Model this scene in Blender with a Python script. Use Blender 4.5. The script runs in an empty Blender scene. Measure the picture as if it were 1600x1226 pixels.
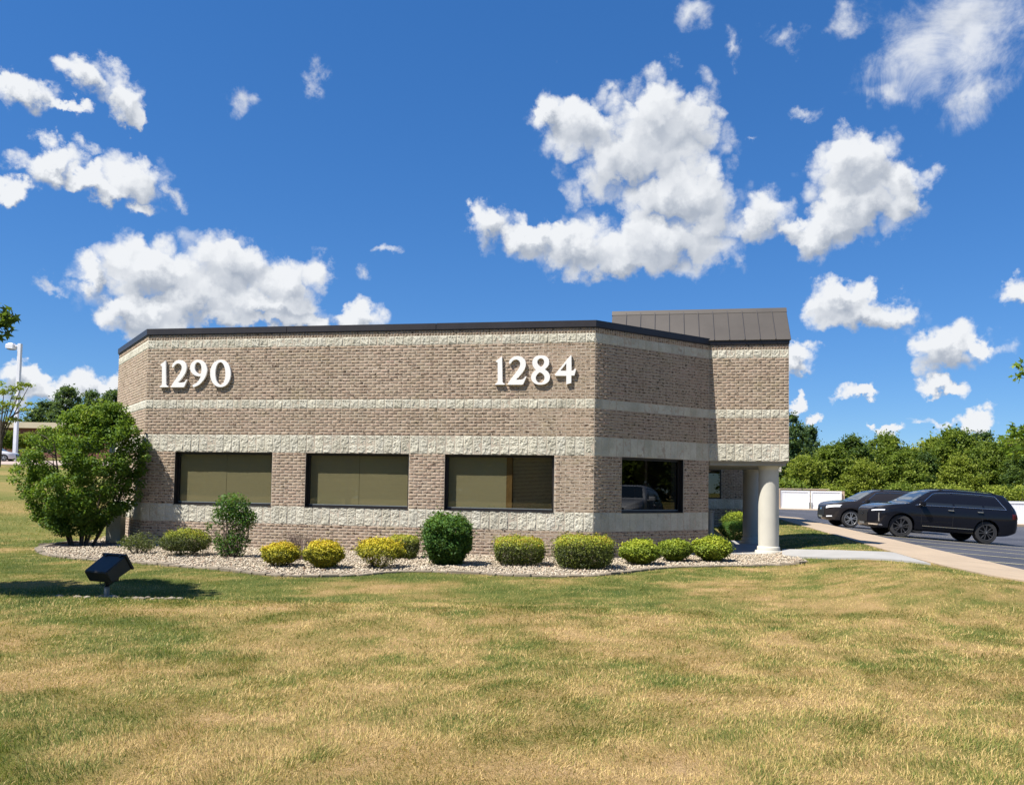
import bpy, bmesh, math, random
import numpy as np
from mathutils import Vector, Matrix

random.seed(7)
RS = np.random.RandomState(11)
R = math.radians
scene = bpy.context.scene
col = scene.collection

# ------------------------------------------------------------------ camera
F_PX, CY, PITCH, ROLL, CAMZ = 1273.72, 696.92, 0.0493, 0.0166, 1.518
cd = bpy.data.cameras.new('camera')
cam = bpy.data.objects.new('camera', cd)
col.objects.link(cam)
cd.sensor_fit = 'HORIZONTAL'
cd.sensor_width = 36.0
cd.lens = 36.0 * F_PX / 1600.0
cd.shift_y = (CY - 613.0) / 1600.0
cd.clip_start = 0.05
cd.clip_end = 3000
cam.matrix_world = Matrix.Translation((0, 0, CAMZ)) @ Matrix.Rotation(math.pi / 2 + PITCH, 4, 'X') @ Matrix.Rotation(ROLL, 4, 'Z')
scene.camera = cam

# ------------------------------------------------------------------ sun, sky, exposure
SUN_EL = R(57.0)
TRAVEL = R(29.6)                       # horizontal heading of the sunlight, from +x towards +y
sl = bpy.data.lights.new('sun', 'SUN')
sl.energy = 5.0
sl.angle = R(0.53)
sl.color = (1.0, 0.96, 0.90)
sun = bpy.data.objects.new('sun', sl)
col.objects.link(sun)
sd = Vector((math.cos(TRAVEL) * math.cos(SUN_EL), math.sin(TRAVEL) * math.cos(SUN_EL), -math.sin(SUN_EL)))
sun.rotation_euler = sd.to_track_quat('-Z', 'Y').to_euler()
sun.location = (-30, -20, 40)

scene.view_settings.view_transform = 'Standard'
scene.view_settings.look = 'None'
scene.view_settings.gamma = 1.0
scene.view_settings.exposure = 0.92
scene.view_settings.use_curve_mapping = False

world = bpy.data.worlds.new('World')
scene.world = world
world.use_nodes = True
SKY_STRENGTH = 0.10
CLOUD_LEVEL = 0.50


def pix_dir(px, py):
    """world direction through a photograph pixel (1600 x 1226)"""
    a, b = px - 800.0, py - CY
    cr, sr = math.cos(ROLL), math.sin(ROLL)
    x, y = a * cr + b * sr, -a * sr + b * cr
    v = Vector((x / F_PX, 1.0, -y / F_PX))
    cp, sp = math.cos(PITCH), math.sin(PITCH)
    return Vector((v.x, v.y * cp - v.z * sp, v.y * sp + v.z * cp)).normalized()


def azel(px, py):
    d = pix_dir(px, py)
    return math.atan2(d.x, d.y), math.asin(d.z)


# clouds: (x, y, rx, ry) of each lump
CLOUDS = [(20, 145, 62, 30), (85, 172, 45, 13), (132, 122, 70, 30), (185, 150, 40, 28), (205, 175, 22, 14),
          (65, 252, 48, 26), (120, 277, 52, 20), (205, 278, 54, 38), (165, 292, 42, 22), (205, 318, 24, 16),
          (16, 296, 30, 20),
          (235, 425, 92, 44), (150, 420, 22, 32), (365, 412, 76, 48), (440, 438, 58, 44), (215, 478, 70, 34), (310, 468, 95, 40), (420, 478, 92, 26), (250, 505, 62, 24),
          (425, 502, 60, 16), (540, 500, 62, 25), (480, 508, 70, 18), (350, 495, 60, 24),
          (912, 180, 68, 52), (1040, 185, 74, 68), (985, 255, 112, 62), (1055, 305, 88, 52), (858, 185, 26, 26),
          (765, 348, 32, 36), (830, 362, 62, 28), (905, 378, 82, 36), (965, 402, 74, 27), (1045, 375, 112, 50), (1100, 350, 72, 58), (1182, 345, 62, 40),
          (1335, 268, 62, 48), (1330, 320, 92, 46), (1405, 300, 46, 42), (1265, 368, 38, 34), (1225, 352, 46, 30), (1300, 345, 60, 40),
          (1310, 465, 50, 27), (1345, 488, 70, 24), (1600, 447, 38, 22), (1475, 538, 75, 33), (1525, 530, 34, 14), (1470, 598, 30, 15), (1350, 617, 36, 13),
          (1250, 566, 42, 19), (1240, 625, 13, 12), (1272, 653, 19, 7), (1355, 658, 14, 8), (1380, 670, 16, 9), (1448, 655, 30, 10), (1525, 655, 38, 16),
          (35, 585, 46, 17), (80, 607, 62, 24), (150, 603, 55, 24)]
WISPS = [(272, 303, 14, 12), (90, 440, 26, 10), (125, 232, 18, 12), (1440, 85, 78, 82), (1530, 60, 110, 75), (1535, 135, 50, 42), (1400, 150, 46, 28), (1088, 22, 28, 26), (1155, 72, 14, 28), (1240, 62, 36, 20),
         (1330, 35, 26, 30), (380, 152, 20, 22), (495, 118, 18, 28), (565, 428, 14, 13), (598, 398, 20, 8), (1265, 180, 20, 12), (1175, 210, 16, 8), (1500, 20, 90, 50)]
# the same kind of sky goes on round the parts of the horizon out of view
_r = random.Random(3)
FARCL = []
for _ in range(15):
    az = _r.uniform(0.85, 5.4)
    el = _r.choice([.07, .1, .18, .3, .45, .62])
    s = _r.uniform(.05, .12) * (.5 + el)
    FARCL.append((az if az < math.pi else az - 2 * math.pi, el, s * 1.9, s * .8))


def build_world():
    nt = world.node_tree
    N, L = nt.nodes, nt.links
    N.clear()

    def nd(t, **kw):
        n = N.new(t)
        for k, v in kw.items():
            setattr(n, k, v)
        return n

    def math_(op, a, b=None, c=None):
        n = nd('ShaderNodeMath', operation=op)
        for i, v in enumerate((a, b, c)):
            if v is None:
                continue
            if hasattr(v, 'is_output'):
                L.new(v, n.inputs[i])
            else:
                n.inputs[i].default_value = v
        return n.outputs[0]

    def vec(op, a, b=None, c=None, out=0):
        n = nd('ShaderNodeVectorMath', operation=op)
        for i, v in enumerate((a, b, c)):
            if v is None:
                continue
            if hasattr(v, 'is_output'):
                L.new(v, n.inputs[i])
            else:
                n.inputs[i].default_value = v
        return n.outputs['Value'] if op in ('LENGTH', 'DOT_PRODUCT') else n.outputs[0]

    tc = nd('ShaderNodeTexCoord')
    dirv = vec('NORMALIZE', tc.outputs['Generated'])
    sx = nd('ShaderNodeSeparateXYZ')
    L.new(dirv, sx.inputs[0])
    az = math_('ARCTAN2', sx.outputs[0], sx.outputs[1])
    el = math_('ARCSINE', sx.outputs[2])
    cb = nd('ShaderNodeCombineXYZ')
    L.new(az, cb.inputs[0])
    L.new(el, cb.inputs[1])

    def noise(scale, detail, rough, src=None, dist=0.0):
        n = nd('ShaderNodeTexNoise')
        n.inputs['Scale'].default_value = scale
        n.inputs['Detail'].default_value = detail
        n.inputs['Roughness'].default_value = rough
        n.inputs['Distortion'].default_value = dist
        L.new(src or dirv, n.inputs['Vector'])
        return n

    w1 = noise(9, 2, .5)
    w2 = noise(34, 5, .60)
    o1 = vec('MULTIPLY', vec('SUBTRACT', w1.outputs['Color'], (.5, .5, .5)), (.05, .045, 0))
    o2 = vec('MULTIPLY', vec('SUBTRACT', w2.outputs['Color'], (.5, .5, .5)), (.062, .062, 0))
    p = vec('ADD', vec('ADD', cb.outputs[0], o1), o2)

    def field(lumps, src, sm=.35):
        acc = None
        for (x, y, rx, ry) in lumps:
            mm = vec('MULTIPLY_ADD', src, (1 / rx, 1 / ry, 0), (-x / rx, -y / ry, 0))
            ln = vec('LENGTH', mm)
            acc = ln if acc is None else math_('SMOOTH_MIN', acc, ln, sm)
        return math_('SUBTRACT', 1.0, acc)

    def conv(lst, grow=1.0):
        out = []
        for (x, y, rx, ry) in lst:
            a, e = azel(x, y)
            a2, _ = azel(x + 10, y)
            _, e2 = azel(x, y - 10)
            out.append((a, e, max(rx, 12) * grow * (a2 - a) / 10, max(ry, 8) * grow * (e2 - e) / 10))
        return out

    cl = conv(CLOUDS, 1.13)
    everything = cl + FARCL

    def smooth(v, a, b, lo=0.0, hi=1.0):
        n = nd('ShaderNodeMapRange', interpolation_type='SMOOTHSTEP')
        L.new(v, n.inputs['Value'])
        n.inputs['From Min'].default_value = a
        n.inputs['From Max'].default_value = b
        n.inputs['To Min'].default_value = lo
        n.inputs['To Max'].default_value = hi
        return n.outputs['Result']

    def puffs(src, scale):
        n = nd('ShaderNodeTexVoronoi', feature='F1', voronoi_dimensions='2D')
        n.inputs['Scale'].default_value = scale
        L.new(src, n.inputs['Vector'])
        return math_('MULTIPLY_ADD', math_('MULTIPLY', n.outputs['Distance'], n.outputs['Distance']), -1.35, .36)

    wv = vec('MULTIPLY', vec('SUBTRACT', w2.outputs['Color'], (.5, .5, .5)), (.035, .035, 0))
    dir1 = vec('ADD', cb.outputs[0], wv)

    def thick(src_p, src_d, lumps):
        f = field(lumps, src_p)
        a = math_('MULTIPLY', puffs(src_d, 19), .52)
        b = math_('MULTIPLY', puffs(src_d, 47), .36)
        return f, math_('ADD', f, math_('ADD', a, b))
    F, D0 = thick(p, dir1, everything)
    fb = noise(30, 7, .62)
    tear = noise(5, 2, .5)
    # the left and upper clouds are torn, the lower ones are firm
    amt = smooth(tear.outputs['Fac'], .35, .65, .35, 1.0)
    D = math_('ADD', D0, math_('MULTIPLY', math_('MULTIPLY', math_('SUBTRACT', fb.outputs['Fac'], .5), 1.1), amt))
    dens = smooth(D, -.06, .50)
    # thin torn cloud
    FW = field(conv(WISPS, 1.15), p)
    wn = noise(15, 9, .66, dist=.6)
    DW = math_('ADD', FW, math_('MULTIPLY', math_('SUBTRACT', wn.outputs['Fac'], .5), 3.0))
    wisp = math_('MULTIPLY', smooth(DW, -.1, 1.35), .85)
    # light on the heap: how its thickness falls off towards the sun, and how much cloud stands above
    SH = (-.006, .015, 0)
    F2, D2 = thick(vec('ADD', p, SH), vec('ADD', dir1, SH), cl)
    slope = math_('SUBTRACT', D0, D2)
    above = smooth(F2, .05, .80)
    lit = math_('MULTIPLY_ADD', slope, .72, .84)
    lit = math_('SUBTRACT', lit, math_('MULTIPLY', above, .46))
    low = smooth(el, .0, .16, .10, 0.0)
    lit = math_('ADD', lit, low)
    cr = nd('ShaderNodeMix', data_type='RGBA')
    cr.clamp_factor = True
    L.new(lit, cr.inputs['Factor'])
    cr.inputs['A'].default_value = (.42, .475, .57, 1)
    cr.inputs['B'].default_value = (.93, .955, .99, 1)
    sky = nd('ShaderNodeTexSky', sky_type='NISHITA')
    sky.sun_disc = False
    sky.sun_elevation = SUN_EL
    sky.sun_rotation = math.atan2(-sd.x, -sd.y)
    sky.air_density = 0.85
    sky.dust_density = 0.0
    sky.ozone_density = 3.0
    ga = nd('ShaderNodeGamma')
    ga.inputs[1].default_value = .62
    L.new(sky.outputs[0], ga.inputs[0])
    hs = nd('ShaderNodeHueSaturation')
    hs.inputs['Saturation'].default_value = 1.55
    L.new(ga.outputs[0], hs.inputs['Color'])
    ti = nd('ShaderNodeMix', data_type='RGBA', blend_type='MULTIPLY')
    ti.inputs['Factor'].default_value = 1.0
    L.new(hs.outputs[0], ti.inputs['A'])
    ti.inputs['B'].default_value = (.70, .975, 1.34, 1)
    b1 = nd('ShaderNodeBackground')
    L.new(ti.outputs['Result'], b1.inputs[0])
    b1.inputs[1].default_value = SKY_STRENGTH
    b2 = nd('ShaderNodeBackground')
    L.new(cr.outputs['Result'], b2.inputs[0])
    b2.inputs[1].default_value = CLOUD_LEVEL
    mx = nd('ShaderNodeMixShader')
    L.new(math_('MAXIMUM', dens, wisp), mx.inputs[0])
    L.new(b1.outputs[0], mx.inputs[1])
    L.new(b2.outputs[0], mx.inputs[2])
    out = nd('ShaderNodeOutputWorld')
    L.new(mx.outputs[0], out.inputs[0])
    world.cycles.sampling_method = 'MANUAL'
    world.cycles.sample_map_resolution = 512


build_world()


# ------------------------------------------------------------------ helpers
def tag(o, label=None, cat=None, group=None, kind=None):
    for k, v in (('label', label), ('category', cat), ('group', group), ('kind', kind)):
        if v:
            o[k] = v
    return o


def link(o, parent=None):
    col.objects.link(o)
    if parent is not None:
        o.parent = parent
        root = parent
        M = Matrix.Identity(4)
        while root is not None:
            if root.get('_root'):
                M = root.matrix_basis.inverted()
                break
            root = root.parent
        if parent.get('_root'):
            o.matrix_parent_inverse = M
    return o


def empty(name, loc, label=None, cat=None, group=None, kind=None, rot=0):
    o = bpy.data.objects.new(name, None)
    col.objects.link(o)
    o.empty_display_size = .2
    o.matrix_basis = Matrix.Translation(loc) @ Matrix.Rotation(rot, 4, 'Z')
    o['_root'] = 1
    return tag(o, label, cat, group, kind)


def mesh_obj(name, me, parent=None, m=None, smooth=False):
    if m is not None:
        for mm in (m if isinstance(m, (list, tuple)) else [m]):
            me.materials.append(mm)
    if smooth:
        me.polygons.foreach_set('use_smooth', [True] * len(me.polygons))
    return link(bpy.data.objects.new(name, me), parent)


def pyd(name, verts, faces, parent=None, m=None, smooth=False):
    me = bpy.data.meshes.new(name)
    me.from_pydata([tuple(v) for v in verts], [], faces)
    me.update()
    return mesh_obj(name, me, parent, m, smooth)


def bm_obj(name, bm, parent=None, m=None, smooth=False, sharp=None, recalc=True):
    if recalc:
        bmesh.ops.recalc_face_normals(bm, faces=bm.faces)
    me = bpy.data.meshes.new(name)
    bm.to_mesh(me)
    bm.free()
    o = mesh_obj(name, me, parent, m, smooth)
    if sharp:
        me.set_sharp_from_angle(angle=R(sharp))
    return o


def np_mesh(name, V, FA, k, attr=None, m=None, parent=None, smooth=False):
    """V (n,3), FA (f,k) same-size faces, attr dict of per-vertex floats"""
    me = bpy.data.meshes.new(name)
    V = np.ascontiguousarray(V, dtype=np.float32)
    FA = np.ascontiguousarray(FA, dtype=np.int32)
    me.vertices.add(len(V))
    me.vertices.foreach_set('co', V.ravel())
    me.loops.add(FA.size)
    me.loops.foreach_set('vertex_index', FA.ravel())
    me.polygons.add(len(FA))
    me.polygons.foreach_set('loop_start', np.arange(0, FA.size, k, dtype=np.int32))
    me.polygons.foreach_set('loop_total', np.full(len(FA), k, dtype=np.int32))
    me.update(calc_edges=True)
    me.validate()
    for a, v in (attr or {}).items():
        at_ = me.attributes.new(a, 'FLOAT', 'POINT')
        at_.data.foreach_set('value', np.ascontiguousarray(v, dtype=np.float32))
    return mesh_obj(name, me, parent, m, smooth)


def bbox(bm, x0, x1, y0, y1, z0, z1, M=None, bev=0.0):
    vs = [bm.verts.new((x, y, z)) for z in (z0, z1) for y in (y0, y1) for x in (x0, x1)]
    fs = [bm.faces.new([vs[i] for i in f]) for f in ((0, 2, 3, 1), (4, 5, 7, 6), (0, 1, 5, 4), (2, 6, 7, 3), (0, 4, 6, 2), (1, 3, 7, 5))]
    if bev > 0:
        es = list({e for f in fs for e in f.edges})
        r = bmesh.ops.bevel(bm, geom=es, offset=bev, segments=2, affect='EDGES', profile=.5)
        vs = list({v for f in r['faces'] for v in f.verts} | {v for v in vs if v.is_valid})
    if M is not None:
        bmesh.ops.transform(bm, matrix=M, verts=[v for v in vs if v.is_valid])
    return vs


def tube(bm, pts, rad, n=8, cap=True):
    pts = [Vector(p) for p in pts]
    if not isinstance(rad, (list, tuple)):
        rad = [rad] * len(pts)
    rings = []
    for i, p in enumerate(pts):
        a = pts[max(0, i - 1)]
        b = pts[min(len(pts) - 1, i + 1)]
        t = (b - a).normalized()
        x = t.cross(Vector((0, 0, 1)))
        if x.length < 1e-3:
            x = Vector((1, 0, 0))
        x.normalize()
        y = t.cross(x).normalized()
        rings.append([bm.verts.new(p + (x * math.cos(2 * math.pi * k / n) + y * math.sin(2 * math.pi * k / n)) * rad[i]) for k in range(n)])
    for a, b in zip(rings[:-1], rings[1:]):
        for k in range(n):
            bm.faces.new((a[k], a[(k + 1) % n], b[(k + 1) % n], b[k]))
    if cap:
        bm.faces.new(rings[0][::-1])
        bm.faces.new(rings[-1])


def lathe(bm, prof, n=32, c=(0, 0, 0), axis='Z', cap=True):
    c = Vector(c)
    rings = []
    for r, h in prof:
        ring = []
        for k in range(n):
            a = 2 * math.pi * k / n
            if axis == 'Z':
                v = Vector((r * math.cos(a), r * math.sin(a), h))
            else:
                v = Vector((r * math.cos(a), h, r * math.sin(a)))
            ring.append(bm.verts.new(c + v))
        rings.append(ring)
    for a, b in zip(rings[:-1], rings[1:]):
        for k in range(n):
            bm.faces.new((a[k], a[(k + 1) % n], b[(k + 1) % n], b[k]))
    if cap:
        bm.faces.new(rings[0][::-1])
        bm.faces.new(rings[-1])


# noise on the plane for data that geometry needs
def _hash(ix, iy, seed):
    h = (ix.astype(np.int64) * 374761393 + iy.astype(np.int64) * 668265263 + seed * 974711) & 0x7fffffff
    h = ((h ^ (h >> 13)) * 1274126177) & 0x7fffffff
    return ((h ^ (h >> 16)) & 0xffff) / 65535.0


def vnoise(x, y, seed=0):
    ix, iy = np.floor(x), np.floor(y)
    fx, fy = x - ix, y - iy
    fx, fy = fx * fx * (3 - 2 * fx), fy * fy * (3 - 2 * fy)
    a, b = _hash(ix, iy, seed), _hash(ix + 1, iy, seed)
    c, d = _hash(ix, iy + 1, seed), _hash(ix + 1, iy + 1, seed)
    return (a * (1 - fx) + b * fx) * (1 - fy) + (c * (1 - fx) + d * fx) * fy


def fbm(x, y, seed=0, oct_=4, gain=.5):
    s, a, t = 0, 1.0, 0
    for o in range(oct_):
        s = s + a * vnoise(x * 2 ** o, y * 2 ** o, seed + o * 17)
        t += a
        a *= gain
    return s / t


def sstep(a, b, x):
    t = np.clip((x - a) / (b - a), 0, 1)
    return t * t * (3 - 2 * t)


# ------------------------------------------------------------------ ground heights
def lot_z(x, y):
    return .554 + .0095 * np.minimum(y, 90) - .0623 * np.minimum(x, 19) - .010 * np.maximum(x - 19, 0)


def edge_q(x, y):
    """signed distance past the kerb line of the car park"""
    return (x - (9.45 + .2214 * (y - 15.5))) * .976


def lawn_z(x, y):
    x = np.asarray(x, float)
    y = np.asarray(y, float)
    g = .05 * np.clip(y - 21, 0, 85) * sstep(-7.5, -13, x)
    f = sstep(4.5, -1.5, x)
    g = g + f * (.105 * np.exp(-((y - 9.25) / 1.25) ** 2) - .05 * np.exp(-((y - 11.1) / .9) ** 2))
    g = g + .05 * (fbm(x * .35, y * .35, 5, 2) - .5) * sstep(16, 11, y)
    q = edge_q(x, y)
    w = sstep(-4.6, -1.8, q) * sstep(8.5, 12.0, y)
    g = g * (1 - w) + (lot_z(x, y) + .03) * w
    return g


def ground_z(x, y):
    """everything, car park included"""
    q = edge_q(np.asarray(x, float), np.asarray(y, float))
    return np.where((q > -1.75) & (np.asarray(y) > 11.4), lot_z(x, y), lawn_z(x, y))


def at(px, py, fn=None):
    """point of the ground under a pixel of the photograph"""
    fn = fn or ground_z
    d = pix_dir(px, py)
    t0, t = 0.5, 0.5
    while t < 400:
        p = Vector((0, 0, CAMZ)) + d * t
        if p.z < float(fn(p.x, p.y)):
            break
        t0 = t
        t *= 1.03
    for _ in range(30):
        m = (t0 + t) / 2
        p = Vector((0, 0, CAMZ)) + d * m
        if p.z < float(fn(p.x, p.y)):
            t = m
        else:
            t0 = m
    return Vector((0, 0, CAMZ)) + d * t


def project(p):
    v = Vector(p) - Vector((0, 0, CAMZ))
    cp, sp = math.cos(PITCH), math.sin(PITCH)
    yc, up = v.y * cp + v.z * sp, -v.y * sp + v.z * cp
    a, b = F_PX * v.x / yc, -F_PX * up / yc
    cr, sr = math.cos(ROLL), math.sin(ROLL)
    return 800 + a * cr - b * sr, CY + a * sr + b * cr, yc


def inside(poly, x, y):
    x, y = np.asarray(x), np.asarray(y)
    r = np.zeros(x.shape, bool)
    n = len(poly)
    for i in range(n):
        x0, y0 = poly[i]
        x1, y1 = poly[(i + 1) % n]
        c = ((y0 > y) != (y1 > y)) & (x < (x1 - x0) * (y - y0) / ((y1 - y0) + 1e-12) + x0)
        r ^= c
    return r


# ------------------------------------------------------------------ materials
def new_mat(name):
    m = bpy.data.materials.new(name)
    m.use_nodes = True
    nt = m.node_tree
    return m, nt, nt.nodes['Principled BSDF']


def tex_noise(nt, scale, detail=4, rough=.55, coord='Object', stretch=None, dim=None):
    n = nt.nodes.new('ShaderNodeTexNoise')
    n.inputs['Scale'].default_value = scale
    n.inputs['Detail'].default_value = detail
    n.inputs['Roughness'].default_value = rough
    if coord == 'World':
        g = nt.nodes.new('ShaderNodeNewGeometry')
        src = g.outputs['Position']
    else:
        g = nt.nodes.new('ShaderNodeTexCoord')
        src = g.outputs[coord]
    if stretch:
        mp = nt.nodes.new('ShaderNodeMapping')
        mp.inputs['Scale'].default_value = stretch
        nt.links.new(src, mp.inputs['Vector'])
        src = mp.outputs[0]
    nt.links.new(src, n.inputs['Vector'])
    return n


def ramp(nt, fac, stops):
    r = nt.nodes.new('ShaderNodeValToRGB')
    e = r.color_ramp.elements
    while len(e) < len(stops):
        e.new(.5)
    for i, (p, c) in enumerate(stops):
        e[i].position = p
        e[i].color = (c[0], c[1], c[2], 1)
    nt.links.new(fac, r.inputs[0])
    return r.outputs[0]


def mixc(nt, fac, a, b, mode='MIX'):
    n = nt.nodes.new('ShaderNodeMix')
    n.data_type = 'RGBA'
    n.blend_type = mode
    for key, v in (('Factor', fac), ('A', a), ('B', b)):
        if hasattr(v, 'is_output'):
            nt.links.new(v, n.inputs[key])
        elif key == 'Factor':
            n.inputs[key].default_value = v
        else:
            n.inputs[key].default_value = (v[0], v[1], v[2], 1)
    return n.outputs['Result']


def bump(nt, bsdf, h, strength=.4, dist=.01):
    b = nt.nodes.new('ShaderNodeBump')
    b.inputs['Strength'].default_value = strength
    b.inputs['Distance'].default_value = dist
    nt.links.new(h, b.inputs['Height'])
    nt.links.new(b.outputs[0], bsdf.inputs['Normal'])
    return b


def attr(nt, name):
    a = nt.nodes.new('ShaderNodeAttribute')
    a.attribute_name = name
    return a.outputs['Fac']


def simple(name, c, rough=.6, var=.12, scale=8, bmp=0.0, bscale=60, metal=0.0, coord='Object', spec=None, bdist=.01):
    m, nt, b = new_mat(name)
    n = tex_noise(nt, scale, 5, .6, coord)
    lo = tuple(max(0, x * (1 - var)) for x in c)
    hi = tuple(min(1, x * (1 + var)) for x in c)
    nt.links.new(ramp(nt, n.outputs['Fac'], [(.3, lo), (.7, hi)]), b.inputs['Base Color'])
    b.inputs['Roughness'].default_value = rough
    b.inputs['Metallic'].default_value = metal
    if spec is not None:
        b.inputs['Specular IOR Level'].default_value = spec
    if bmp:
        bump(nt, b, tex_noise(nt, bscale, 4, .6, coord).outputs['Fac'], bmp, bdist)
    return m


def foliage(name, stops, trans=.35, rough=.55):
    """leaf colours by the per-leaf value 'tint'"""
    m, nt, b = new_mat(name)
    c = ramp(nt, attr(nt, 'tint'), stops)
    nt.links.new(c, b.inputs['Base Color'])
    b.inputs['Roughness'].default_value = rough
    b.inputs['Specular IOR Level'].default_value = .25
    tr = nt.nodes.new('ShaderNodeBsdfTranslucent')
    nt.links.new(mixc(nt, .45, c, (.30, .42, .03)), tr.inputs[0])
    mx = nt.nodes.new('ShaderNodeMixShader')
    mx.inputs[0].default_value = trans
    nt.links.new(b.outputs[0], mx.inputs[1])
    nt.links.new(tr.outputs[0], mx.inputs[2])
    nt.links.new(mx.outputs[0], nt.nodes['Material Output'].inputs[0])
    return m


def glass_mat(name, tint, gloss=.9, rough=.0):
    m, nt, b = new_mat(name)
    nt.nodes.remove(b)
    t = nt.nodes.new('ShaderNodeBsdfTransparent')
    t.inputs[0].default_value = (*tint, 1)
    g = nt.nodes.new('ShaderNodeBsdfGlossy')
    g.inputs[0].default_value = (gloss, gloss, gloss, 1)
    g.inputs['Roughness'].default_value = rough
    f = nt.nodes.new('ShaderNodeFresnel')
    # same reflectance from both sides of the sheet
    ge = nt.nodes.new('ShaderNodeNewGeometry')
    io = nt.nodes.new('ShaderNodeMath')
    io.operation = 'MULTIPLY_ADD'
    nt.links.new(ge.outputs['Backfacing'], io.inputs[0])
    io.inputs[1].default_value = 1 / 1.5 - 1.5
    io.inputs[2].default_value = 1.5
    nt.links.new(io.outputs[0], f.inputs[0])
    mx = nt.nodes.new('ShaderNodeMixShader')
    nt.links.new(f.outputs[0], mx.inputs[0])
    nt.links.new(t.outputs[0], mx.inputs[1])
    nt.links.new(g.outputs[0], mx.inputs[2])
    nt.links.new(mx.outputs[0], nt.nodes['Material Output'].inputs[0])
    return m


MT = {}


def make_materials():
    # brick: kiln colours by piece, shade of the rough pits put into the colour as dark flecks
    m, nt, b = new_mat('brick')
    c = ramp(nt, attr(nt, 'tint'), [(0, (.20, .145, .105)), (.2, (.31, .228, .162)), (.45, (.382, .292, .212)), (.65, (.365, .290, .200)), (.85, (.435, .338, .255)), (1, (.39, .272, .21))])
    big = tex_noise(nt, .9, 3, .5, 'World')
    c = mixc(nt, .22, c, ramp(nt, big.outputs['Fac'], [(.35, (.29, .225, .165)), (.65, (.46, .345, .275))]))
    moss = tex_noise(nt, 1.7, 5, .62, 'World', (1, 1, 1.5))
    c = mixc(nt, .38, c, mixc(nt, 1.0, c, ramp(nt, moss.outputs['Fac'], [(.42, (1.06, .98, .95)), (.58, (1, 1, 1)), (.68, (.92, .96, .74))]), 'MULTIPLY'))
    streak = tex_noise(nt, 2.6, 4, .6, 'World', (1.6, 1.6, .22))
    c = mixc(nt, .7, c, ramp(nt, streak.outputs['Fac'], [(.32, (.80, .79, .77)), (.45, (1, 1, 1))]), 'MULTIPLY')
    pit = tex_noise(nt, 13, 3, .6, 'World', (1, 1, 3.2))
    c = mixc(nt, 1.0, c, ramp(nt, pit.outputs['Fac'], [(.39, (.16, .14, .125)), (.455, (1, 1, 1))]), 'MULTIPLY')
    fine = tex_noise(nt, 160, 3, .6, 'World')
    c = mixc(nt, .5, c, ramp(nt, fine.outputs['Fac'], [(.3, (.55, .55, .55)), (.7, (1.25, 1.22, 1.2))]), 'MULTIPLY')
    nt.links.new(c, b.inputs['Base Color'])
    b.inputs['Roughness'].default_value = .93
    b.inputs['Specular IOR Level'].default_value = .15
    add = nt.nodes.new('ShaderNodeMath')
    add.operation = 'ADD'
    nt.links.new(pit.outputs['Fac'], add.inputs[0])
    nt.links.new(fine.outputs['Fac'], add.inputs[1])
    bump(nt, b, add.outputs[0], .5, .008)
    MT['brick'] = m
    MT['mortar'] = simple('mortar', (.44, .37, .285), .95, .2, 5, .4, 120, coord='World')
    # split-face block: cream concrete, rust and soot streaks
    m, nt, b = new_mat('split_face')
    n1 = tex_noise(nt, 3.2, 4, .6, 'World')
    c = ramp(nt, n1.outputs['Fac'], [(.3, (.43, .405, .325)), (.5, (.52, .492, .402)), (.7, (.59, .56, .465))])
    n2 = tex_noise(nt, 70, 4, .65, 'World')
    c = mixc(nt, .8, c, ramp(nt, n2.outputs['Fac'], [(.3, (.66, .65, .62)), (.6, (1.1, 1.1, 1.1))]), 'MULTIPLY')
    n3 = tex_noise(nt, 2.2, 5, .7, 'World', (1, 1, .6))
    c = mixc(nt, .8, c, ramp(nt, n3.outputs['Fac'], [(.60, (1, 1, 1)), (.74, (.62, .60, .54))]), 'MULTIPLY')
    nt.links.new(c, b.inputs['Base Color'])
    b.inputs['Roughness'].default_value = .95
    b.inputs['Specular IOR Level'].default_value = .1
    oi = nt.nodes.new('ShaderNodeObjectInfo')
    c = mixc(nt, 1.0, c, ramp(nt, oi.outputs['Random'], [(0, (.88, .87, .84)), (.5, (1, 1, 1)), (1, (1.06, 1.05, 1.02))]), 'MULTIPLY')
    nt.links.new(c, b.inputs['Base Color'])
    n4 = tex_noise(nt, 42, 6, .68, 'World')
    bump(nt, b, n4.outputs['Fac'], .6, .022)
    MT['split'] = m
    MT['coping'] = simple('bronze_flashing', (.034, .029, .029), .42, .15, 3, metal=.25)
    MT['roofmetal'] = simple('roof_metal', (.092, .079, .064), .42, .10, 1.2, metal=.25, coord='World')
    MT['seam'] = simple('roof_seam', (.055, .048, .043), .5, .1, 3)
    MT['frame'] = simple('bronze_frame', (.017, .014, .013), .4, .1, 6)
    MT['glass'] = glass_mat('tinted_glass', (.76, .755, .69))
    MT['glassdark'] = glass_mat('dark_glass', (.30, .30, .29))
    m, nt, b = new_mat('roller_blind')
    w = tex_noise(nt, 6, 2, .5, 'World', (.15, .15, 30))
    nt.links.new(ramp(nt, w.outputs['Fac'], [(.3, (.52, .475, .345)), (.7, (.59, .54, .405))]), b.inputs['Base Color'])
    b.inputs['Roughness'].default_value = .9
    MT['blind'] = m
    MT['blinddark'] = simple('venetian_slat', (.58, .52, .46), .7, .1, 20)
    MT['wood'] = simple('wood_mullion', (.32, .19, .08), .6, .2, 6)
    MT['numeral'] = simple('painted_numeral', (.80, .775, .73), .45, .03, 4)
    MT['stucco'] = simple('column_stucco', (.50, .475, .40), .85, .05, 3, .15, 140, coord='World')
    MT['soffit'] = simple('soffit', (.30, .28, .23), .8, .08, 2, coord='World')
    MT['plain_wall'] = simple('plain_wall', (.40, .32, .25), .9, .1, 4)
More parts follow.
